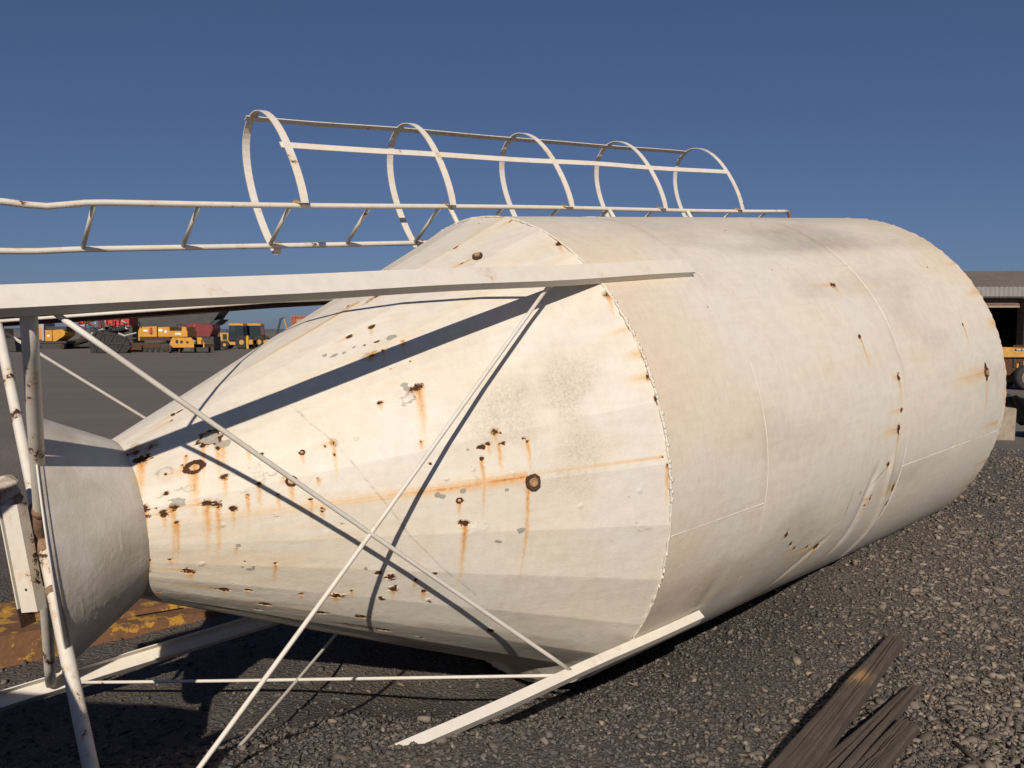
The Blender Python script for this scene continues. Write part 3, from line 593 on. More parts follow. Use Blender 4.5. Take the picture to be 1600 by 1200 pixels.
# --- rods and pipes
def rod(p, q, r=.0095, mat=MP, name='brace_rod', sag=.006, flat=True):
    p, q = np.asarray(p), np.asarray(q); s = np.linspace(0, 1, 14)
    pts = [p + (q - p) * k + V3(0, 0, -sag * math.sin(math.pi * k)) + nrm(np.cross(q - p, V3(0, 0, 1))) * sag * .6 * math.sin(2 * math.pi * k + 1) for k in s]
    return obj(name, g_tube(pts, r, 8), mat, silo, True)
rodA = rod(LA(-1.769, -.004) - VV * .02, LB(-.30, .02), .0098)
r2 = rod(LA(-.235, -.006) - VV * .035, LB(-1.79, .02), .0098)
e_ = LA(-.235, -.006) - VV * .035
obj('rod_end', g_tube([e_, e_ + AX * .03 + VV * .012, e_ + AX * .075 + VV * .018], [.0098, .011, .013], 8), MP, r2, True)
rod(LC(-1.60, .03), LB(-.345, .01), .0085, sag=.004)
rod(LC(-.2, .03), LB(-1.77, .02), .0085)
rod(LD(-1.72, .02), LC(-.02, .03), .0085); rod(LD(-.05, .02), LC(-1.66, .03), .0085)
rod(LA(-.27, .0) - WW * .02, LD(-1.70, .0), .0085); rod(LA(-1.74, .0) - WW * .02, LD(-.22, .0), .0085)
P1a, P1b = LA(-1.815, -.01), LC(-1.655, .0)
pp1 = rod(P1a, P1b, .0265, MP_WORN, 'diagonal_pipe', 0.)
P2a, P2b = LD(-1.675, .0), LB(-1.80, -.01)
xm = P2a + (P2b - P2a) * .46
pp2 = rod(P2a, xm, .0245, MP_WORN, 'diagonal_pipe', 0.); pp3 = rod(xm + (P2b - P2a) * .0, P2b, .0275, MP_WORN, 'diagonal_pipe', 0.)
for par, a0, b0, k0, k1, r_ in ((pp1, P1a, P1b, .40, .52, .0295), (pp3, P2a, P2b, .44, .53, .0305)):
    obj('rust_sleeve', g_tube([a0 + (b0 - a0) * k for k in np.linspace(k0, k1, 6)], r_, 12), M_RUSTPIPE, par, True)
for par, a0, b0, ks in ((pp3, P2a, P2b, (.60,)), (pp1, P1a, P1b, (.41, .60))):
    for k0 in ks: obj('weld_collar', g_tube([a0 + (b0 - a0) * (k0 + d) for d in (-.006, -.003, .003, .006)], [.028, .0325, .033, .028], 12), M_RUSTPIPE, par, True)
# bracket and torn plate hanging at the crossing of the pipes
bc = at_y(45, 868, (P1a + (P1b - P1a) * .5)[1] - .10)
bu, bw = nrm(V3(.155, 0, -1)), nrm(V3(1, -.25, .155)); bn = np.cross(bu, bw)
if bn[1] > 0: bn = -bn
pb = .040
prof = [(-pb, 0), (-pb, .05), (pb, .05), (pb, 0), (pb - .008, 0), (pb - .008, .042), (-pb + .008, .042), (-pb + .008, 0)]
brk = obj('bracket', g_sweep(prof, [(bc + bu * k, bw * (1 if i < 2 else 1), bn) for i, k in enumerate((-.225, .0, .225))]), MP_WORN, silo)
obj('bracket_plate', g_sweep([(-pb - .055, -.06), (-pb - .055, .02), (-pb - .047, .02), (-pb - .047, -.06)], [(bc + bu * k, bw, bn) for k in (-.21, .0, .30)]), M_DARKRUST, brk)
obj('bracket_plate', g_sweep([(-pb - .025, -.05), (-pb - .025, .045), (-pb - .019, .045), (-pb - .019, -.05)], [(bc + bu * k, bw, bn) for k in (-.20, .0, .21)]), MP, brk)
obj('bolt_hole', g_tube([bc + bu * .13 + bw * .005 + bn * .0505, bc + bu * .13 + bw * .005 + bn * .0515], .006, 10), M_BLACK, brk)
tp = bc - bu * .27 - bw * .055; tv, tf = [], []
for i in range(7):
    for j in range(9):
        a_ = j / 8 * 2 * math.pi; rr = (.050 + .016 * math.sin(3 * a_ + i) + .010 * rng.normal()) * (1.05 - .07 * abs(i - 3))
        tv.append(tp + bu * (i - 3) * .025 + bw * rr * 1.1 * math.cos(a_) + bn * rr * .7 * math.sin(a_))
for i in range(6):
    for j in range(8): tf.append((i * 9 + j, i * 9 + j + 1, (i + 1) * 9 + j + 1, (i + 1) * 9 + j))
tf += [tuple(range(8)), tuple(range(54, 62))]
obj('torn_metal', (tv, tf), M_TORN, brk)
# --- ladder and safety cage
RL, PH1, PH2 = 1.207, 111.42, 125.31; PM = (PH1 + PH2) / 2
tl = np.linspace(-2.6, 3.09, 90)
def stringer(ph, t1, bend):
    ts = tl[tl <= t1]; n = len(ts)
    return obj('ladder_stringer', g_tube(list(S(ts, RL + bend * (-.020 * np.exp(-((ts + 1.52) / .10) ** 2) + .004 * np.sin(ts * 2.1)), np.full(n, ph))), .0165, 10), MP_LADDER, silo, True)
st1 = stringer(PH1, 3.09, 1.); st2 = stringer(PH2, 3.09, .3)
e1 = S(np.array(3.09), np.array(RL), np.array(PH1))
obj('stringer_foot', g_tube([e1, e1 + AX * .02 - VV * .02, e1 + AX * .03 - VV * .30 * .5], [.0165, .017, .015], 8), M_RUSTPIPE, st1, True)
for i in range(13):
    t = -1.735 + .3815 * i
    obj('ladder_rung', g_tube([S(np.array(t), np.array(RL), np.array(PH1)), S(np.array(t), np.array(RL), np.array(PH2))], .0125, 8), MP_LADDER, silo, True)
for t in (.225, 1.32, 2.0):
    a_, b_ = S(np.array(t), np.array(RL), np.array(PH1)), S(np.array(t + .03), np.array(.97 if t > .3 else .93), np.array(PH1 - 1))
    obj('ladder_standoff', g_tube([a_, a_ * .5 + b_ * .5, b_], [.0165, .0175, .02], 8), MP_LADDER, silo, True)
pmr = math.radians(PM); er, et = math.cos(pmr) * WW + math.sin(pmr) * VV, -math.sin(pmr) * WW + math.cos(pmr) * VV
rl = RL * math.cos(math.radians(PH2 - PH1) / 2)
def cage(t, u, d=.205, rw=.220, rd=.381, e=2.2):
    x = np.sign(np.cos(u)) * abs(np.cos(u)) ** (2 / e) * rw; y = np.sign(np.sin(u)) * abs(np.sin(u)) ** (2 / e) * rd
    return C0 + R * (t * AX + (rl + d + y) * er + x * et)
u0 = -math.asin(min(1, .205 / .381)) ; us = np.linspace(u0 - .02, math.pi - u0 + .02, 40)
def weld(p, r, par, mat=None): return obj('weld', g_tube([p - AX * r * 1.3, p - AX * r * .5, p + AX * r * .5, p + AX * r * 1.3], [r * .55, r, r * .95, r * .5], 8), mat or M_RUSTPIPE, par, True)
HO = (-.547, .222, .99, 1.755, 2.515)
for i, t in enumerate(HO):
    pts = [cage(t + .012 * math.sin(i * 2.1) * math.sin(u), u) for u in us]
    # run the feet in to the stringers
    pts = [S(np.array(t), np.array(RL + .012), np.array(PH1))] + pts[::-1] + [S(np.array(t), np.array(RL + .012), np.array(PH2))] if np.linalg.norm(pts[0] - S(np.array(t), np.array(RL), np.array(PH2))) < np.linalg.norm(pts[0] - S(np.array(t), np.array(RL), np.array(PH1))) else [S(np.array(t), np.array(RL + .012), np.array(PH1))] + pts + [S(np.array(t), np.array(RL + .012), np.array(PH2))]
    fr = []
    for k, p in enumerate(pts):
        d = nrm(pts[min(k + 1, len(pts) - 1)] - pts[max(k - 1, 0)]); fr.append((p, AX, np.cross(AX, d)))
    hw = .0245; hp_ = obj('cage_hoop', g_sweep([(-hw, -.003), (hw, -.003), (hw, .003), (-hw, .003)], fr), MP_LADDER, silo)
    weld(pts[0] + er * -.006 - AX * .02, .021, hp_); weld(pts[-1] + er * -.006, .020, hp_)
def strap(u, hw=.0225, t0=HO[0] - .03, t1=HO[-1] + .02, inn=-.006):
    fr = []
    d = nrm(cage(0, u + .02) - cage(0, u - .02)); nn = np.cross(AX, d)
    if nn @ (cage(0, u) - cage(0, math.pi / 2) * 0 - (C0 + R * (rl + .2) * er)) < 0: nn = -nn
    for t in np.linspace(t0, t1, 40): fr.append((cage(t, u) + nn * inn + nn * .003 * math.sin(t * 6) + d * .003 * math.sin(t * 3.7), d, nn))
    obj('cage_strap', g_sweep([(-hw, -.003), (hw, -.003), (hw, .003), (-hw, .003)], fr), MP_LADDER, silo)
def u_for(px, py, t):         # hoop angle whose point shows nearest a photo pixel
    best = None
    for u in np.linspace(u0, math.pi - u0, 400):
        p = cage(t, u) - CAMP; y_ = p @ V3(0, math.cos(TH), -math.sin(TH)); X = 800 + F * p[0] / y_; Y = 600 - F * (p @ V3(0, math.sin(TH), math.cos(TH))) / y_
        d = math.hypot(X - px, Y - py)
        if best is None or d < best[0]: best = (d, u)
    return best[1]
strap(u_for(449, 226, HO[0])); strap(u_for(394, 184, HO[0]))

# ------------------------------------------------------------------ gravel (uncountable: stuff)
def icosa():
    p = (1 + 5 ** .5) / 2; v = np.array([(-1, p, 0), (1, p, 0), (-1, -p, 0), (1, -p, 0), (0, -1, p), (0, 1, p), (0, -1, -p), (0, 1, -p), (p, 0, -1), (p, 0, 1), (-p, 0, -1), (-p, 0, 1)], float)
    f = [(0, 11, 5), (0, 5, 1), (0, 1, 7), (0, 7, 10), (0, 10, 11), (1, 5, 9), (5, 11, 4), (11, 10, 2), (10, 7, 6), (7, 1, 8), (3, 9, 4), (3, 4, 2), (3, 2, 6), (3, 6, 8), (3, 8, 9), (4, 9, 5), (2, 4, 11), (6, 2, 10), (8, 6, 7), (9, 8, 1)]
    return v / np.linalg.norm(v[0]), np.array(f)
IV, IF = icosa()
def stones(name, xy, size, mat, shade, label, sink=.3):
    n = len(xy); z = terrain(xy[:, 0], xy[:, 1])
    v = IV[None] * (1 + .46 * rng.normal(size=(n, 12, 1)).clip(-1.3, 1.5)) * (1 + .25 * rng.normal(size=(n, 1, 3)))
    sc = np.stack([rng.uniform(.7, 1.25, n), rng.uniform(.6, 1.1, n), rng.uniform(.4, .75, n)], -1) * size[:, None] * .5
    a = rng.uniform(0, 6.283, n); v = v * sc[:, None]
    tl_ = rng.normal(size=n) * .35; v[..., 2], v[..., 0] = v[..., 2] * np.cos(tl_)[:, None] + v[..., 0] * np.sin(tl_)[:, None], v[..., 0] * np.cos(tl_)[:, None] - v[..., 2] * np.sin(tl_)[:, None]
    x = v[..., 0] * np.cos(a)[:, None] - v[..., 1] * np.sin(a)[:, None]; y = v[..., 0] * np.sin(a)[:, None] + v[..., 1] * np.cos(a)[:, None]
    P = np.stack([x + xy[:, :1], y + xy[:, 1:], v[..., 2] + (z + size * .5 * .55 * (1 - 2 * sink) + .002)[:, None]], -1).reshape(-1, 3)
    Fs = (IF[None] + (np.arange(n) * 12)[:, None, None]).reshape(-1, 3)
    o = obj(name, (P, Fs), mat, attrs={'shade': np.repeat(shade, 12)}); return tag(o, label, 'gravel', kind='stuff')
def scatter(n, x0, x1, y0, y1, dens):
    out = []
    while sum(map(len, out)) < n:
        p = np.stack([rng.uniform(x0, x1, 40000), rng.uniform(y0, y1, 40000)], -1)
        vis = (np.abs(p[:, 0]) < .66 * p[:, 1] + .3)
        d = dens(p) * np.minimum(1, (4.2 / np.maximum(p[:, 1], 3)) ** 1.6) * vis
        out.append(p[rng.random(len(p)) < d])
    return np.concatenate(out)[:n]
def pale_zone(p): return sstep(1.0, 2.1, p[:, 0] - .62 * (p[:, 1] - 4) + .6 * fbm(p * 1.1, 13)) * (.35 + .65 * sstep(-.3, .3, fbm(p * 1.7, 15)))
def under(p):
    s = p[:, 0] * .772 + p[:, 1] * .635 - 3.14; q = -p[:, 0] * .635 + p[:, 1] * .772 - 4.02; return 1. - .8 * ((q > -.2) & (q < 2))
xy = scatter(60000, -4, 7, 2.9, 11, lambda p: (.75 + .3 * fbm(p * 2, 3)) * under(p)); stones('fine_gravel', xy, rng.gamma(4, .0037, len(xy)).clip(.006, .045), M_STONE, rng.beta(1.6, 3.2, len(xy)), 'fine dark grey gravel covering the ground in front of the silo')
xy = scatter(19000, -1.5, 7, 2.9, 11, lambda p: (.05 + .9 * pale_zone(p)) * under(p)); stones('pale_gravel', xy, rng.gamma(2.4, .0068, len(xy)).clip(.008, .060), M_PALE, rng.beta(1.5, 2.2, len(xy)), 'pale pebbles strewn over the dark gravel at the lower right')

# ------------------------------------------------------------------ split timber in the foreground
def timber(name, label, p, q, wid, hgt, seed, group=None, scar=None, taper=(1, 1), jag=.05):
    """a straight split slab from p (near) to q (far), with checks along the grain and a splintered far end"""
    p, q = np.asarray(p, float), np.asarray(q, float); n, m = 120, 56; tot = np.linalg.norm(q - p); d = (q - p) / tot
    sd = nrm(np.cross(d, V3(0, 0, 1))); up = np.cross(sd, d); r_ = random.Random(seed)
    cracks = [(r_.uniform(-.42, .42), r_.uniform(0, .5), r_.uniform(.35, .9), r_.uniform(.008, .020)) for _ in range(7)]
    vs, sf, sc = [], [], []
    for i in range(n):
        k = i / (n - 1); tp_ = taper[0] + (taper[1] - taper[0]) * k
        for j in range(m):
            a_ = 2 * math.pi * j / m + .4; cx, cz = math.cos(a_), math.sin(a_)
            mxx = max(abs(cx), abs(cz)); x, z = cx / mxx, cz / mxx              # square section
            x, z = x * (1 - .10 * (abs(z) > .9) * abs(x) ** 6), z * (1 - .14 * abs(x) ** 8)
            side = vnoise(np.array([[k * 5 + seed, math.copysign(1, x) * 3]]), seed)[0] * .07
            X = x * wid / 2 * tp_ * (1 + side * (abs(x) > .8)); Zz = z * hgt / 2 * (.75 + .25 * tp_)
            gr = vnoise(np.array([[x * 14 + z * 9, k * 2.2]]), seed + 2)[0] * .0022 + vnoise(np.array([[x * 5 + z * 7, k * 1.1]]), seed + 3)[0] * .004
            if z > .5:
                for c0, k0, ln, dp in cracks:
                    if k0 < k < k0 + ln:
                        e = abs(x - c0 - .08 * math.sin(k * 4 + c0 * 9)) * wid / 2
                        gr -= dp * max(0, 1 - e / .0045) * math.sin(math.pi * (k - k0) / ln) ** .5
            endj = jag * (vnoise(np.array([[x * 4.5 + z * 1.3 + seed, z * 2.]]), seed + 6)[0] + .3) * sstep(.72, 1., k)
            vs.append(p + d * (k * tot + endj) + sd * X + up * (Zz + hgt / 2 + gr)); sf.append((k * tot, x * wid * .5 + z * .03 + seed, 0))
            sc.append(math.exp(-((k - scar[0]) / scar[1]) ** 2) * (z > .5) * (.5 + .5 * (x < .3)) if scar else 0)
    fs = [(i * m + j, i * m + (j + 1) % m, (i + 1) * m + (j + 1) % m, (i + 1) * m + j) for i in range(n - 1) for j in range(m)] + [tuple(range(m - 1, -1, -1)), tuple(range((n - 1) * m, n * m))]
    return tag(obj(name, (vs, fs), M_WOOD, attrs={'surf': np.array(sf), 'scar': np.array(sc)}), label, 'timber', group)
def G(px, py, dz=0.):
    p = at_z(px, py, .08)
    for _ in range(8): p = at_z(px, py, float(terrain(p[0:1], p[1:2])[0]) + dz)
    return p
timber('split_timber', 'long weathered timber slab with a pale splintered scar and blunt far end', G(1215, 1248), G(1398, 1012), .118, .075, 2, 'split sleeper pieces', (.62, .05), (1.2, .72), .03)
timber('split_timber', 'dark split timber slab with a pointed splinter, lying against the long scarred slab', G(1272, 1250), G(1420, 1092), .105, .055, 5, 'split sleeper pieces', None, (1.25, .5), .13)
timber('split_timber', 'short weathered timber stub lying nearest the pale pebbles', G(1318, 1262), G(1418, 1147), .100, .06, 8, 'split sleeper pieces', None, (1.1, .95), .03)
tag(obj('stick', g_tube([G(1492, 1160, .012), G(1515, 1180, .016), G(1560, 1222, .012)], [.008, .011, .009], 7), M_WOOD, smooth=True, attrs={'surf': np.zeros((21, 3)), 'scar': np.zeros(21)}), 'thin brown stick lying on the pale pebbles', 'stick')

# ------------------------------------------------------------------ rusty yellow machine frame behind the outlet
yg = -.22
def YP(px, py, dz=0.): return at_z(px, py, yg + dz)
ya, yb = YP(-60, 1058), YP(330, 985); yd = nrm((yb - ya) * V3(1, 1, 0)); ys = V3(-yd[1], yd[0], 0)
yf = thing('rusty_girder', 'rust eaten yellow steel machine girder lying on the ground beneath the outlet', 'scrap', tuple(ya), worldgeo=True)
L_ = np.linalg.norm(yb - ya)
def yb_(s0, s1, q0, q1, z0, z1, name, mat=M_RUSTYEL): 
    return obj(name, g_box(ya + yd * (s0 + s1) / 2 + ys * (q0 + q1) / 2 + V3(0, 0, (z0 + z1) / 2), (yd, ys, V3(0, 0, 1)), ((s1 - s0) / 2, (q1 - q0) / 2, (z1 - z0) / 2)), mat, yf)
yb_(.0, .62, -.05, .42, .0, .23, 'end_block'); yb_(.0, 2.3, .0, .16, .0, .14, 'side_rail'); yb_(.1, 2.3, .62, .80, .0, .20, 'side_rail')
for s_ in (.9, 1.35, 1.85, 2.2): yb_(s_, s_ + .12, .16, .62, .02, .13, 'cross_member')
yb_(.75, 1.5, .22, .56, .13, .17, 'cover_plate'); yb_(1.55, 2.25, .05, .5, .16, .19, 'cover_plate', M_DARKRUST); yb_(-.25, .0, .05, .3, .02, .16, 'pivot_lug', M_RUSTPIPE)

# ------------------------------------------------------------------ machines across the yard
YG = 0.0
def px_x(px, y): return (px - 800) / F * y
def cylx(c, r, l, n=16): c = np.asarray(c, float); return g_tube([c - V3(l / 2, 0, 0), c + V3(l / 2, 0, 0)], r, n)
def tyre(par, x, y, r, wd, rim=M_YEL2):
    w_ = obj('wheel', g_wheel((x, y, r), r, wd, 22), M_BLACK, par, True); obj('rim', g_wheel((x, y - math.copysign(wd * .12, 1) , r), r * .40, wd * 1.02, 14), rim, w_); return w_
def track(par, x0, x1, y, r, wd):
    n = 12; o = [(x1 - r + r * math.cos(a_), r + r * math.sin(a_)) for a_ in np.linspace(-math.pi / 2, math.pi / 2, n)] + [(x0 + r + r * math.cos(a_), r + r * math.sin(a_)) for a_ in np.linspace(math.pi / 2, 3 * math.pi / 2, n)]
    t_ = obj('track', g_prism(o, y - wd / 2, y + wd / 2), M_DKSTEEL, par)
    for k in range(int((x1 - x0) / .28)): obj('track_shoe', bx(x0 + r + k * .28, x0 + r + k * .28 + .2, y - wd / 2 - .03, y + wd / 2 + .03, 2 * r - .01, 2 * r + .05), M_BLACK, t_) if k * .28 < x1 - x0 - 2 * r else None
    obj('sprocket', g_wheel((x0 + r, y - wd * .2, r), r * .6, wd * .9, 14), M_DARKRUST, t_); obj('idler', g_wheel((x1 - r, y - wd * .2, r), r * .6, wd * .9, 14), M_DARKRUST, t_)
# bulldozer
D = 76.; u_ = D / F
dz_ = thing('bulldozer', 'yellow bulldozer with its cab missing, wide dark blade and yellow rear ripper', 'bulldozer', (px_x(252, D), D, YG), 0.0)
def P_(x0, x1, ya_, yb_2): return ((x0 - 252) * u_, (x1 - 252) * u_, (553 - yb_2) * u_, (553 - ya_) * u_)   # photo box to local x,z
def part_px(par, name, x0, x1, y0p, y1p, d0, d1, mat, D_, cx, base): 
    k = D_ / F; return obj(name, bx((x0 - cx) * k, (x1 - cx) * k, d0, d1, (base - y1p) * k, (base - y0p) * k), mat, par)
dp = lambda n, x0, x1, y0, y1, d0, d1, m: part_px(dz_, n, x0, x1, y0, y1, d0, d1, m, D, 252, 553)
k = u_
hd = obj('engine_hood', g_prism([((223 - 252) * k, (553 - 534) * k), ((223 - 252) * k, (553 - 520) * k), ((226 - 252) * k, (553 - 513) * k), ((252 - 252) * k, (553 - 512) * k), ((252 - 252) * k, (553 - 528) * k), ((247 - 252) * k, (553 - 533) * k)], -.8, .8), M_YEL, dz_)
dp('side_panel', 254, 272, 513, 529, -.85, .85, M_YEL); dp('fender', 272, 301, 519, 528, -1.1, 1.1, M_YEL); dp('fuel_tank', 291, 300, 513, 520, -.9, .9, M_YEL)
dp('seat', 278, 292, 514, 520, -.4, .4, M_BLACK); dp('deck', 226, 300, 528, 534, -.9, .9, M_DARKRUST); dp('extinguisher', 241.5, 245, 514, 523, -.95, -.82, M_RED)
dp('decal', 231, 238, 517, 520, -.815, -.805, M_WHITE); dp('decal', 255, 261, 516, 520, -.865, -.855, M_WHITE); dp('decal', 282, 291, 522, 525, -1.115, -1.105, M_WHITE); dp('decal', 264, 268, 518, 522, -.865, -.855, M_WHITE)
for yy in (-1.15, 1.15): track(dz_, (208 - 252) * k, (278 - 252) * k, yy, .42, .55)
dp('track_frame', 212, 262, 537, 545, -1.5, -1.42, M_DARKRUST)
bl = obj('blade', g_prism([((160 - 252) * k, 0), ((157 - 252) * k, .8), ((160 - 252) * k, 1.5), ((166 - 252) * k, 2.0), ((170 - 252) * k, 1.95), ((165 - 252) * k, 1.4), ((164 - 252) * k, .8), ((168 - 252) * k, .02)], -2.0, 2.0), M_BLACK, dz_)
obj('blade_side', g_prism([((166 - 252) * k, .05), ((163 - 252) * k, 1.9), ((176 - 252) * k, 2.05), ((196 - 252) * k, 1.75), ((214 - 252) * k, 1.35), ((220 - 252) * k, .55), ((212 - 252) * k, .05)], -1.9, -1.75), M_BLACK, bl)
for (a0, b0, a1, b1) in ((166, .1, 178, 1.95), (180, .1, 178, 1.95), (180, .1, 196, 1.7), (200, .1, 197, 1.7), (200, .1, 213, 1.3), (165, 1.9, 214, 1.35), (166, .95, 218, .75)):
    obj('blade_rib', g_tube([V3((a0 - 252) * k, -1.93, b0), V3((a1 - 252) * k, -1.93, b1)], .07, 6), M_DKSTEEL, bl)
dp('push_arm', 185, 235, 541, 548, -1.75, -1.55, M_DARKRUST)
rp = obj('ripper', g_prism([((274 - 252) * k, .75), ((279 - 252) * k, 1.38), ((308 - 252) * k, 1.36), ((313 - 252) * k, .8), ((326 - 252) * k, .78), ((326 - 252) * k, .5), ((280 - 252) * k, .48)], -1.3, -1.1), M_YEL, dz_)
obj('ripper_beam', bx((312 - 252) * k, (328 - 252) * k, -1.3, 1.3, .5, .8), M_YEL, rp); obj('ripper_side', g_prism([((274 - 252) * k, .75), ((279 - 252) * k, 1.38), ((308 - 252) * k, 1.36), ((313 - 252) * k, .8), ((326 - 252) * k, .5), ((280 - 252) * k, .48)], 1.1, 1.3), M_YEL, rp)
for i, xx in enumerate((284, 291, 300)): obj('ripper_hole', bx((xx - 252) * k, (xx + 4 - 252) * k, -1.31, -1.295, .85, 1.15 - .06 * i), M_BLACK, rp)
obj('ripper_knob', bx((319 - 252) * k, (323 - 252) * k, -1.25, -.9, .8, 1.15), M_YEL, rp)
for xx, yy in ((286, -1.), (304, 0.), (320, 1.)): obj('ripper_shank', bx((xx - 252) * k, (xx + 3 - 252) * k, yy - .06, yy + .06, -.05, .6), M_DARKRUST, rp)
for (a0, b0, a1, b1, r_, m_) in ((228, 512, 228, 505, .06, M_BLACK), (222, 530, 176, 540, .09, M_DKSTEEL), (222, 522, 182, 532, .07, M_LGREY), (300, 519, 300, 510, .03, M_BLACK), (286, 519, 286, 509, .03, M_BLACK), (286, 509, 300, 510, .03, M_BLACK), (303, 530, 314, 536, .08, M_LGREY)):
    obj('hydraulic_ram' if r_ > .05 else 'hand_rail', g_tube([V3((a0 - 252) * k, -1.0, (553 - b0) * k), V3((a1 - 252) * k, -1.2, (553 - b1) * k)], r_, 8), m_, dz_)
for xx in (214, 222, 231, 240, 249, 258, 267): obj('track_roller', g_wheel(((xx - 252) * k, -1.46, .3), .17, .12, 10), M_BLACK, dz_)
# screening plant on tracks
D = 92.; k = D / F
sp = thing('screening_plant', 'tracked screening plant with bright yellow engine boxes and grey door', 'machine', (px_x(95, D), D, YG))
def lp(par, cx, base, kk): return lambda n, x0, x1, y0, y1, d0, d1, m: obj(n, bx((x0 - cx) * kk, (x1 - cx) * kk, d0, d1, (base - y1) * kk, (base - y0) * kk), m, par)
q = lp(sp, 95, 546, k); q('engine_box', 45, 76, 512.5, 531, -1.1, 1.1, M_YEL); q('canopy', 45, 76, 505, 512.5, -1.1, 1.1, M_LGREY); q('door_post', 76, 79, 506, 533, -1.15, 1.1, M_LGREY); q('panel_gap', 79, 80.5, 515, 533, -1.02, 1., M_BLACK); q('side_box', 80.5, 91, 516.5, 533.5, -1.1, 1.1, M_YEL)
obj('nose', g_prism([((92 - 95) * k, (546 - 534) * k), ((92 - 95) * k, (546 - 516.5) * k), ((107 - 95) * k, (546 - 515.5) * k), ((111.5 - 95) * k, (546 - 520) * k), ((110 - 95) * k, (546 - 525) * k), ((96 - 95) * k, (546 - 534) * k)], -1.1, 1.1), M_YEL, sp)
q('decal', 83, 88, 524, 526.5, -1.115, -1.105, M_WHITE); q('chassis', 45, 112, 533.5, 537, -1., 1., M_DKSTEEL); q('top_deck', 80, 112, 511, 516, -.9, .9, M_DKSTEEL)
for yy in (-1., 1.): track(sp, (68 - 95) * k, (110 - 95) * k, yy, .30, .45)
# red and black crusher with a slanting conveyor
D = 98.; k = D / F
cr_ = thing('mobile_crusher', 'black mobile crusher with slanting conveyor and red upper frame', 'machine', (px_x(165, D), D, YG)); q = lp(cr_, 165, 545, k)
q('chassis', 116, 215, 532, 538, -1.1, 1.1, M_DKSTEEL); q('crusher_box', 148, 172, 512, 533, -1., 1., M_DKSTEEL); q('power_unit', 178, 214, 511, 530, -1., 1., M_DKSTEEL)
for yy in (-1., 1.): track(cr_, (125 - 165) * k, (196 - 165) * k, yy, .36, .5)
def strut(n, x0, y0, x1, y1, dd, r, m, par=cr_): return obj(n, g_tube([V3((x0 - 165) * k, dd, (545 - y0) * k), V3((x1 - 165) * k, dd, (545 - y1) * k)], r, 8), m, par)
strut('conveyor', 112, 541, 205, 513, -1.25, .34, M_BLACK); strut('conveyor_drum', 156, 524, 175, 517, -1.65, .26, M_LGREY)
strut('conveyor_leg', 122, 545, 128, 533, -1.3, .12, M_DKSTEEL); strut('hopper_rail', 128, 512, 160, 507, -1.1, .14, M_LGREY)
strut('red_arm', 126, 501, 146, 508, -1., .24, M_RED); strut('red_arm', 130, 508, 156, 500, -.6, .18, M_RED); strut('red_post', 163, 496, 165, 514, -1., .20, M_MAROON); strut('red_post', 169, 496, 170, 512, -1., .14, M_DKSTEEL)
rb = obj('red_hopper', g_prism([((172 - 165) * k, (545 - 511) * k), ((175 - 165) * k, (545 - 500) * k), ((211 - 165) * k, (545 - 494) * k), ((210 - 165) * k, (545 - 512) * k), ((196 - 165) * k, (545 - 510) * k)], -1.2, 1.2), M_RED, cr_)
obj('hopper_rib', bx((195 - 165) * k, (197 - 165) * k, -1.28, -1.2, (545 - 511) * k, (545 - 497) * k), M_DKSTEEL, rb); obj('hopper_rib', bx((202 - 165) * k, (206 - 165) * k, -1.26, -1.2, (545 - 511) * k, (545 - 503) * k), M_MAROON, rb)
rq = random.Random(3)
for _ in range(22):
    x0, y0 = rq.uniform(116, 205), rq.uniform(502, 538); a_ = rq.choice((0, .4, -.5, 1.3, 1.57, -.35)); l_ = rq.uniform(5, 16)
    strut('frame_bar', x0, y0, x0 + l_ * math.cos(a_), y0 - l_ * math.sin(a_), -1.3 - .5 * rq.random(), rq.uniform(.035, .10), rq.choice((M_DKSTEEL, M_BLACK, M_LGREY, M_MAROON, M_DKSTEEL)))
for xx in (118, 133, 187, 201): strut('hand_rail', xx, 512, xx + 12, 511, -1.2, .03, M_LGREY)
for xx, yy in ((140, 527), (152, 536), (181, 533), (199, 525)): obj('gearbox', g_wheel(((xx - 165) * k, -1.35, (545 - yy) * k), .28, .3, 12), M_DARKRUST, cr_)
# dark grey bin and maroon feed hopper behind the bulldozer
D = 106.; k = D / F
gb = thing('grey_bin', 'long dark grey steel bin with a sloping end standing above the bulldozer', 'bin', (px_x(280, D), D, YG))
obj('bin_body', g_prism([((208 - 280) * k, (543 - 516) * k), ((208 - 280) * k, (543 - 476) * k), ((362 - 280) * k, (543 - 476) * k), ((341 - 280) * k, (543 - 503) * k), ((330 - 280) * k, (543 - 514) * k)], -1.6, 1.6), M_GREYBIN, gb)
obj('bin_lip', g_prism([((338 - 280) * k, (543 - 503) * k), ((353 - 280) * k, (543 - 500.5) * k), ((344 - 280) * k, (543 - 508) * k), ((334 - 280) * k, (543 - 512) * k)], -1.5, 1.5), simple('dark_teal_plate', (.018, .04, .042), .6), gb)
for xx in (214, 262, 318): obj('bin_leg', bx((xx - 280) * k, (xx + 5 - 280) * k, -1.4, 1.4, 0, (543 - 515) * k), M_DKSTEEL, gb)
D = 84.; k = D / F
mh = thing('maroon_hopper', 'maroon steel feed hopper behind the bulldozer ripper', 'hopper', (px_x(315, D), D, YG))
obj('hopper_body', g_prism([((291 - 315) * k, (549 - 517) * k), ((293 - 315) * k, (549 - 508) * k), ((312 - 315) * k, (549 - 506.5) * k), ((338 - 315) * k, (549 - 508.5) * k), ((340 - 315) * k, (549 - 515) * k), ((334 - 315) * k, (549 - 527.5) * k), ((311 - 315) * k, (549 - 526) * k)], -1.1, 1.1), M_MAROON, mh)
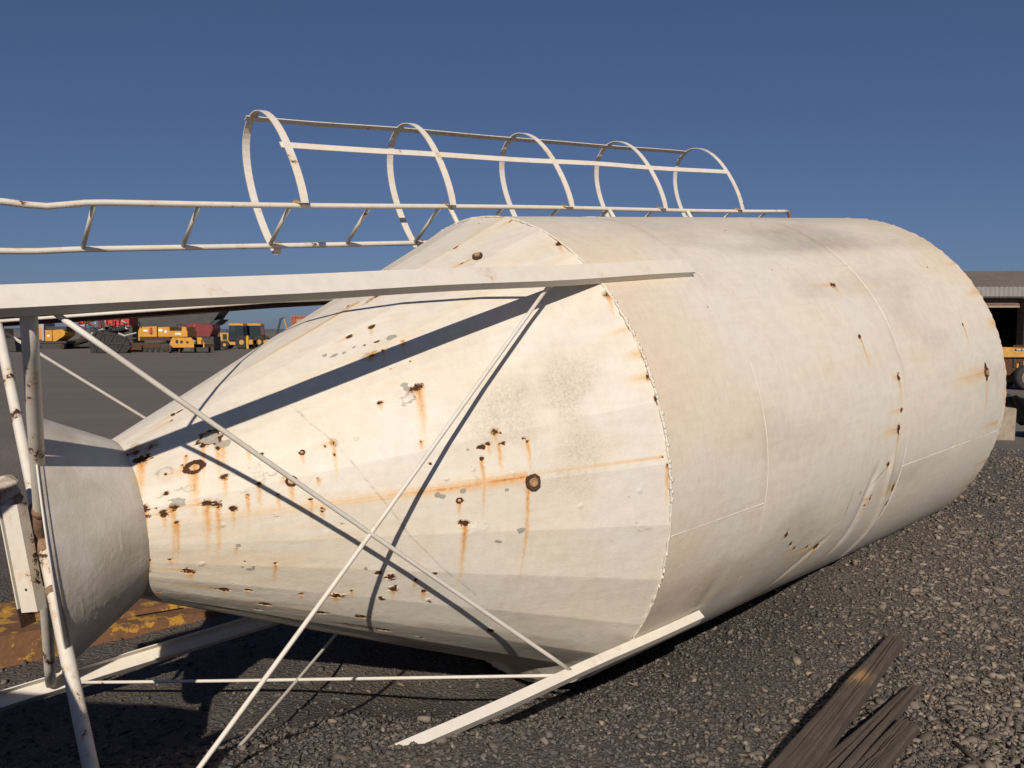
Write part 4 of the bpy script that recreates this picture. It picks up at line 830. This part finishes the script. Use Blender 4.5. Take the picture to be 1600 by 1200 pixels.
obj('hopper_edge', bx((311 - 315) * k, (313 - 315) * k, -1.16, -1.1, (549 - 526) * k, (549 - 507) * k), M_RED, mh); obj('hopper_base', bx((304 - 315) * k, (340 - 315) * k, -1., 1., 0, (549 - 527) * k), M_DKSTEEL, mh)
# two backhoe loaders
def text_mesh(body, size, name):
    cu = bpy.data.curves.new(name, 'FONT'); cu.body = body; cu.size = size; cu.extrude = .01
    tmp = bpy.data.objects.new(name, cu); C.objects.link(tmp); dg = bpy.context.evaluated_depsgraph_get(); me = bpy.data.meshes.new_from_object(tmp.evaluated_get(dg)); bpy.data.objects.remove(tmp); return me
def backhoe(px, D_, label, boom_text, legs):
    k = D_ / F; b = thing('backhoe_loader', label, 'backhoe', (px_x(px, D_), D_, YG), 0, 'backhoe loaders parked side by side')
    w_ = lambda x: x
    obj('chassis', bx(-1.5, 1.9, -.45, .45, .45, .95), M_YEL2, b); obj('hood', bx(-1.75, -.75, -.5, .5, .9, 1.75), M_YEL2, b); obj('grille', bx(-1.45, -1.0, -.52, -.5, 1.0, 1.6), M_BLACK, b); obj('exhaust', g_tube([V3(-1.2, 0, 1.7), V3(-1.2, 0, 2.15)], .05, 8), M_BLACK, b)
    cab = obj('cab', g_prism([(-.75, .95), (-.62, 2.55), (.78, 2.55), (.95, .95)], -.72, .72), M_GLASS, b)
    obj('roof', g_prism([(-.72, 2.55), (-.62, 2.78), (.80, 2.78), (.90, 2.55)], -.78, .78), M_YEL, cab)
    for xx, xt in ((-.75, -.62), (.05, .05), (.92, .76)):
        for yy in (-.74, .74): obj('cab_post', g_tube([V3(xx, yy, .95), V3(xt, yy, 2.56)], .045, 6), M_BLACK, cab)
    obj('door_panel', bx(-.7, .9, -.74, -.72, .95, 1.25), M_BLACK, cab); obj('lamp', bx(-.75, -.62, -.7, -.5, 1.35, 1.5), M_WHITE, b)
    tyre(b, -1.15, -.75, .45, .32); tyre(b, -1.15, .75, .45, .32); tyre(b, .75, -.8, .72, .45); tyre(b, .75, .8, .72, .45)
    obj('stabiliser', bx(1.25, 1.5, -1.05, -.8, .02, 1.45 if legs else .9), M_YEL, b); obj('stabiliser', bx(1.25, 1.5, .8, 1.05, .02, .9), M_YEL, b); obj('slew_frame', bx(1.4, 1.9, -.9, .9, .5, 1.0), M_YEL2, b)
    arm = obj('loader_arm', g_sweep([(-.12, -.16), (.12, -.16), (.12, .16), (-.12, .16)], [(V3(1.7, -.55, .55), V3(0, 1, 0), V3(-.5, 0, .86)), (V3(2.5, -.55, 1.0), V3(0, 1, 0), V3(-.45, 0, .9)), (V3(3.9, -.55, 1.75), V3(0, 1, 0), V3(-.45, 0, .9))]), M_GREYBIN, b)
    if boom_text:
        me = text_mesh('BELL', .42, 'lettering'); me.materials.append(M_WHITE); o = bpy.data.objects.new('lettering', me); C.objects.link(o); o.parent = arm; o.location = (2.55, -.70, .90); o.rotation_euler = (math.pi / 2, -math.atan2(.75, 1.4), 0)
    obj('dipper', g_tube([V3(2.3, 0, .9), V3(2.9, 0, 3.3), V3(3.35, 0, 3.4)], [.14, .12, .10], 8), M_GREYBIN, b); obj('boom', g_tube([V3(3.3, 0, 3.4), V3(3.75, 0, 1.2)], .09, 8), M_YEL2, b); obj('bucket', g_prism([(3.5, .5), (3.55, 1.2), (4.05, 1.1), (4.15, .6), (3.85, .35)], -.35, .35), M_DKSTEEL, b)
    return b
b1 = backhoe(372, 93., 'backhoe loader with raised yellow stabiliser nearest the maroon hopper', False, True)
b2 = backhoe(399, 95., 'backhoe loader with white lettering on its dark arm', True, False)
for ch_ in list(b1.children):
    if ch_.name.split('.')[0] in ('dipper', 'boom', 'bucket', 'loader_arm'): bpy.data.objects.remove(ch_)
# red shipping container
D = 112.; k = D / F
ct = thing('shipping_container', 'rust red shipping container with pale patches behind the silo cone', 'container', (px_x(490, D), D, YG))
w0, w1 = -31 * k, 40 * k; h0 = (542 - 495.5) * k
obj('container_frame', join(bx(w0, w1, -1.2, 1.2, h0 - .16, h0), bx(w0, w1, -1.2, 1.2, 0, .18), bx(w0, w0 + .16, -1.22, 1.2, 0, h0)), M_CONT, ct)
nn_ = int((w1 - w0 - .16) / .28); obj('corrugated_wall', join(*[bx(w0 + .16 + i * .28, w0 + .16 + i * .28 + .16, -1.15 - .04 * (i % 2), 1.1, .18, h0 - .16) for i in range(nn_)], bx(w0 + .1, w1, -1.08, 1.1, .1, h0 - .1)), M_CONT, ct)
obj('pale_panel', bx(w0 + .75, w1, -1.21, -1.195, h0 - 1.5, h0 - .45), simple('faded_pink_paint', (.50, .27, .19), .7), ct)
# wheel loader at the far left edge
D = 80.; k = D / F
wl = thing('wheel_loader', 'old yellow wheel loader half hidden at the left edge of the yard', 'loader', (px_x(6, D), D, YG)); q = lp(wl, 6, 552, k)
q('rear_body', -25, 12, 516, 535, -1.1, 1.1, M_YEL2); q('cab', -22, 0, 500, 518, -.8, .8, M_GLASS); q('cab_roof', -23, 2, 498, 501, -.9, .9, M_YEL2)
obj('front_frame', g_prism([((2 - 6) * k, (552 - 527) * k), ((2 - 6) * k, (552 - 520) * k), ((13 - 6) * k, (552 - 521) * k), ((11 - 6) * k, (552 - 528) * k)], -1.15, -.7), M_YEL, wl)
obj('bucket', g_prism([((9 - 6) * k, .05), ((8 - 6) * k, (552 - 530) * k), ((38 - 6) * k, (552 - 531) * k), ((40 - 6) * k, .05)], -1.5, 1.5), M_DKSTEEL, wl); q('bucket_patch', 15, 23, 531, 537, -1.53, -1.5, M_YEL2)
for xx in (-18, 0):
    for yy in (-1.05, 1.05): tyre(wl, (xx - 6) * k, yy, .80, .55)
q('lift_arm', 5, 34, 505, 509, -.9, -.6, M_DARKRUST); q('cross_tube', 14, 33, 505, 507, -1., -.9, M_LGREY)

# ------------------------------------------------------------------ workshop and things at the right edge
D = 46.; k = D / F; bx0, bx1 = px_x(1380, D), px_x(1740, D); Z = lambda py: CAMH + (518 - py) * k * 1.0
ws = thing('workshop', 'brown brick workshop with corrugated iron roof and wide dark doorway', 'building', (px_x(1540, D), D, 0), worldgeo=True)
OFF[ws.name] = V3(px_x(1540, D), D, 0)
ze, zr, zl = Z(464), Z(426), Z(479)
dl, dr_ = px_x(1470, D), px_x(1592, D)
obj('wall', join(bx(bx0, dl, D, D + .3, -.3, ze), bx(dr_, bx1, D - .35, D + .3, -.3, ze), bx(dl, dr_, D, D + .3, zl, ze + .02)), M_BRICK, ws)
obj('lintel', bx(dl, dr_, D - .03, D + .2, zl - .06, zl + .03), M_CONC, ws)
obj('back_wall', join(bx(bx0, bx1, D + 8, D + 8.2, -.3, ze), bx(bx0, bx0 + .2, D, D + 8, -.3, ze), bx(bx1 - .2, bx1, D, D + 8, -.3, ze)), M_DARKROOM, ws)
def tin(name, y0, z0, y1, z1, mat, pitch=.145):
    n = int((bx1 - bx0 + .6) / pitch) * 4; xs = np.linspace(bx0 - .3, bx1 + .3, n); w_ = .045 * np.array([0, 1, 1, 0] * (n // 4 + 1))[:n]
    nv = nrm(V3(0, -(z1 - z0), y1 - y0)); a = np.stack([xs, np.full(n, y0), np.full(n, z0)], -1) + w_[:, None] * nv; b = np.stack([xs, np.full(n, y1), np.full(n, z1)], -1) + w_[:, None] * nv
    i = np.arange(n - 1); return obj(name, (np.concatenate([a, b]), np.stack([i, i + 1, i + 1 + n, i + n], -1)), mat, ws)
zr2 = CAMH + (518 - 425.5) * (D + 5.2) / F
tin('roof', D - .38, Z(449.5), D + 5.2, zr2, M_TIN, .30); tin('fascia', D - .40, Z(464), D - .39, Z(449), M_TIN2, .24); tin('roof_rear', D + 5.2, zr2, D + 8.4, ze - .1, M_TIN)
obj('gutter', bx(bx0 - .3, bx1 + .3, D - .42, D - .25, Z(466.5), Z(464.2)), M_DKSTEEL, ws)
obj('downpipe', g_tube([V3(dr_ - .03, D - .42, ze), V3(dr_ - .03, D - .42, 0)], .045, 8), M_BLACK, ws)
fl = obj('floodlight', bx(px_x(1595, D), px_x(1610, D), D - .9, D - .45, Z(461.5), Z(458)), M_WHITE, ws); obj('floodlight_arm', g_tube([V3(px_x(1588, D), D - .4, Z(467)), V3(px_x(1600, D), D - .6, Z(462))], .035, 6), M_DKSTEEL, fl)
wn = obj('window', bx(px_x(1562, D + 7.8), px_x(1590, D + 7.8), D + 7.85, D + 7.95, Z(545), Z(512)), simple('dusty_window', (.16, .17, .18), .3), ws)
for i in range(4): obj('glazing_bar', bx(px_x(1562 + i * 9, D + 7.8) - .04, px_x(1562 + i * 9, D + 7.8) + .04, D + 7.78, D + 7.84, Z(545), Z(512)), M_BLACK, wn)
for py in (521, 533): obj('glazing_bar', bx(px_x(1562, D + 7.8), px_x(1590, D + 7.8), D + 7.77, D + 7.83, Z(py) - .04, Z(py) + .04), M_BLACK, wn)
# yellow machine in front of the workshop
D = 28.; k = D / F
ym = thing('yellow_tractor', 'yellow wheeled machine with black tyre parked before the brick workshop', 'tractor', (px_x(1587, D), D, 0)); q = lp(ym, 1587, 607, k)
obj('hood', g_prism([((1545 - 1587) * k, (607 - 557) * k), ((1545 - 1587) * k, (607 - 541) * k), ((1600 - 1587) * k, (607 - 543) * k), ((1640 - 1587) * k, (607 - 543) * k), ((1640 - 1587) * k, (607 - 557) * k)], -.4, .4), M_YEL2, ym)
q('name_strip', 1574, 1593, 544, 547, -.415, -.405, M_BLACK); q('decal', 1576, 1583, 544.8, 546.2, -.425, -.417, M_WHITE); q('decal', 1585, 1591, 544.8, 546.2, -.425, -.417, M_WHITE)
q('engine', 1560, 1640, 557, 585, -.3, .3, M_DARKRUST); q('hood_cowl', 1592, 1597, 539, 556, -.35, .35, M_YEL2); q('axle', 1575, 1600, 584, 592, -.6, .6, M_DARKRUST)
for i in range(5): q('engine_hose', 1574 + i * 5, 1577 + i * 5, 560 + (i * 7) % 9, 572 + (i * 5) % 9, -.36, -.3, M_YEL2 if i % 2 else M_DKSTEEL)
for yy in (-.62, .62):
    w_ = obj('wheel', g_wheel((0, yy, 19 * k), 19 * k, .30, 26), M_BLACK, ym, True)
    obj('rim', g_tube([V3(0, yy - .152, 19 * k), V3(0, yy - .10, 19 * k)], [11 * k, 9.5 * k], 20), M_RUSTPIPE, w_); obj('hub', g_tube([V3(0, yy - .17, 19 * k), V3(0, yy - .10, 19 * k)], [7.5 * k, 8 * k], 16), M_YEL, w_)
    for i in range(8): a_ = i * math.pi / 4; obj('wheel_nut', g_tube([V3(5.2 * k * math.cos(a_), yy - .185, 19 * k + 5.2 * k * math.sin(a_)), V3(5.2 * k * math.cos(a_), yy - .165, 19 * k + 5.2 * k * math.sin(a_))], .9 * k, 6), M_DKSTEEL, w_)
q('grab_rail', 1604, 1607, 548, 575, -.5, -.46, M_RED)
# concrete block with black sheeting over it
bz = float(terrain(np.array([px_x(1577, 14.6)]), np.array([14.6]))[0]); D = 14.6; k = D / F
cb = obj('concrete_block', g_sweep([(-.26, 0), (-.26, .60), (-.235, .625), (.135, .60), (.15, .575), (.13, 0)], [(V3(px_x(1578, D), D, bz - .04), V3(1, 0, 0), V3(0, 0, 1)), (V3(px_x(1578, D) + .03, D + .55, bz - .04), V3(1, 0, 0), V3(0, 0, 1))]), M_CONC)
tag(cb, 'weathered concrete block standing at the far end of the silo', 'block')
shv, shf = [], []; ns = 26
for i in range(ns):
    for j in range(14):
        x = i / (ns - 1); y = j / 13
        z = .62 + .14 * math.exp(-((x - .30) / .2) ** 2) - .55 * sstep(.42, .62, x) * (1 - .35 * y) + .04 * vnoise(np.array([[x * 9, y * 7]]), 3)[0] + .02 * vnoise(np.array([[x * 22, y * 19]]), 4)[0]
        shv.append(V3(px_x(1572, D) - .30 + x * 1.6, D + .02 + y * .85, bz + z))
for i in range(ns - 1):
    for j in range(13): shf.append((i * 14 + j, i * 14 + j + 1, (i + 1) * 14 + j + 1, (i + 1) * 14 + j))
so = tag(obj('plastic_sheet', (shv, shf), M_TARP, smooth=True), 'crumpled black plastic sheet draped over the concrete block', 'sheet')
sm = so.modifiers.new('thickness', 'SOLIDIFY'); sm.thickness = .012

# ------------------------------------------------------------------ unseen plates added left of the view, outlined to shape the lower left shadow
sc_ = thing('added_shadow_plates', 'unseen rust brown plates added left of the view to cast the lower left shadow', 'scrap', (-1.95, 2.1, .19), worldgeo=True)
def plate(pts, y, lean, mat=M_DARKRUST):
    n = len(pts); f_ = [V3(x, y + lean * (z - .19), z) for x, z in pts]; b_ = [p + V3(0, .012, 0) for p in f_]
    return obj('shadow_plate', (f_ + b_, [tuple(range(n)), tuple(range(2 * n - 1, n - 1, -1))] + [(i, i + n, (i + 1) % n + n, (i + 1) % n) for i in range(n)]), mat, sc_)
plate([(-2.9, .15), (-1.20, .15), (-1.185, .93), (-1.23, 1.10), (-1.32, 1.01), (-1.35, 1.17), (-1.44, 1.10), (-1.52, 1.22), (-1.60, 1.15), (-1.74, 1.34), (-2.0, 1.38), (-2.9, 1.44)], 1.88, .02)
plate([(-2.6, .15), (-1.45, .15), (-1.40, .46), (-1.62, .75), (-1.78, .72), (-2.0, .94), (-2.6, .90)], 2.05, -.12, M_RUSTPIPE)
obj('shadow_bar', g_tube([V3(-2.6, 1.8, .2), V3(-2.0, 1.84, .75), V3(-1.5, 1.86, 1.2)], .03, 8), M_RUSTPIPE, sc_, True)

# ------------------------------------------------------------------ small things on the gravel
gp = G(1553, 840); gv, gf = [], []
for i in range(34):
    a_ = random.uniform(0, 6.28); r_ = random.uniform(0, .07); b0 = gp + V3(r_ * math.cos(a_), r_ * math.sin(a_), -.005); l_ = random.uniform(.02, .055); d_ = V3(random.uniform(-.6, .6), random.uniform(-.6, .6), 1.); sd_ = V3(math.sin(a_), -math.cos(a_), 0) * .0035
    o_ = len(gv); gv += [b0 - sd_, b0 + sd_, b0 + d_ * l_ * .6 + sd_ * .7, b0 + d_ * l_ + V3(d_[0], d_[1], -.3) * l_ * .3, b0 + d_ * l_ * .6 - sd_ * .7]; gf.append(tuple(range(o_, o_ + 5)))
tag(obj('grass_tuft', (gv, gf), simple('dry_green_grass', (.06, .10, .03), .8)), 'small green grass tuft on the bare soil beside the silo', 'grass')
yp = G(1448, 1089, .012); vv_ = IV * (1 + .25 * rng.normal(size=(12, 1))) * np.array([.022, .018, .022])
tag(obj('yellow_stone', (vv_ + yp, [tuple(f_) for f_ in IF]), simple('yellow_stone', (.42, .33, .15), .8)), 'yellowish stone among the pebbles just beyond the pointed timber', 'stone')
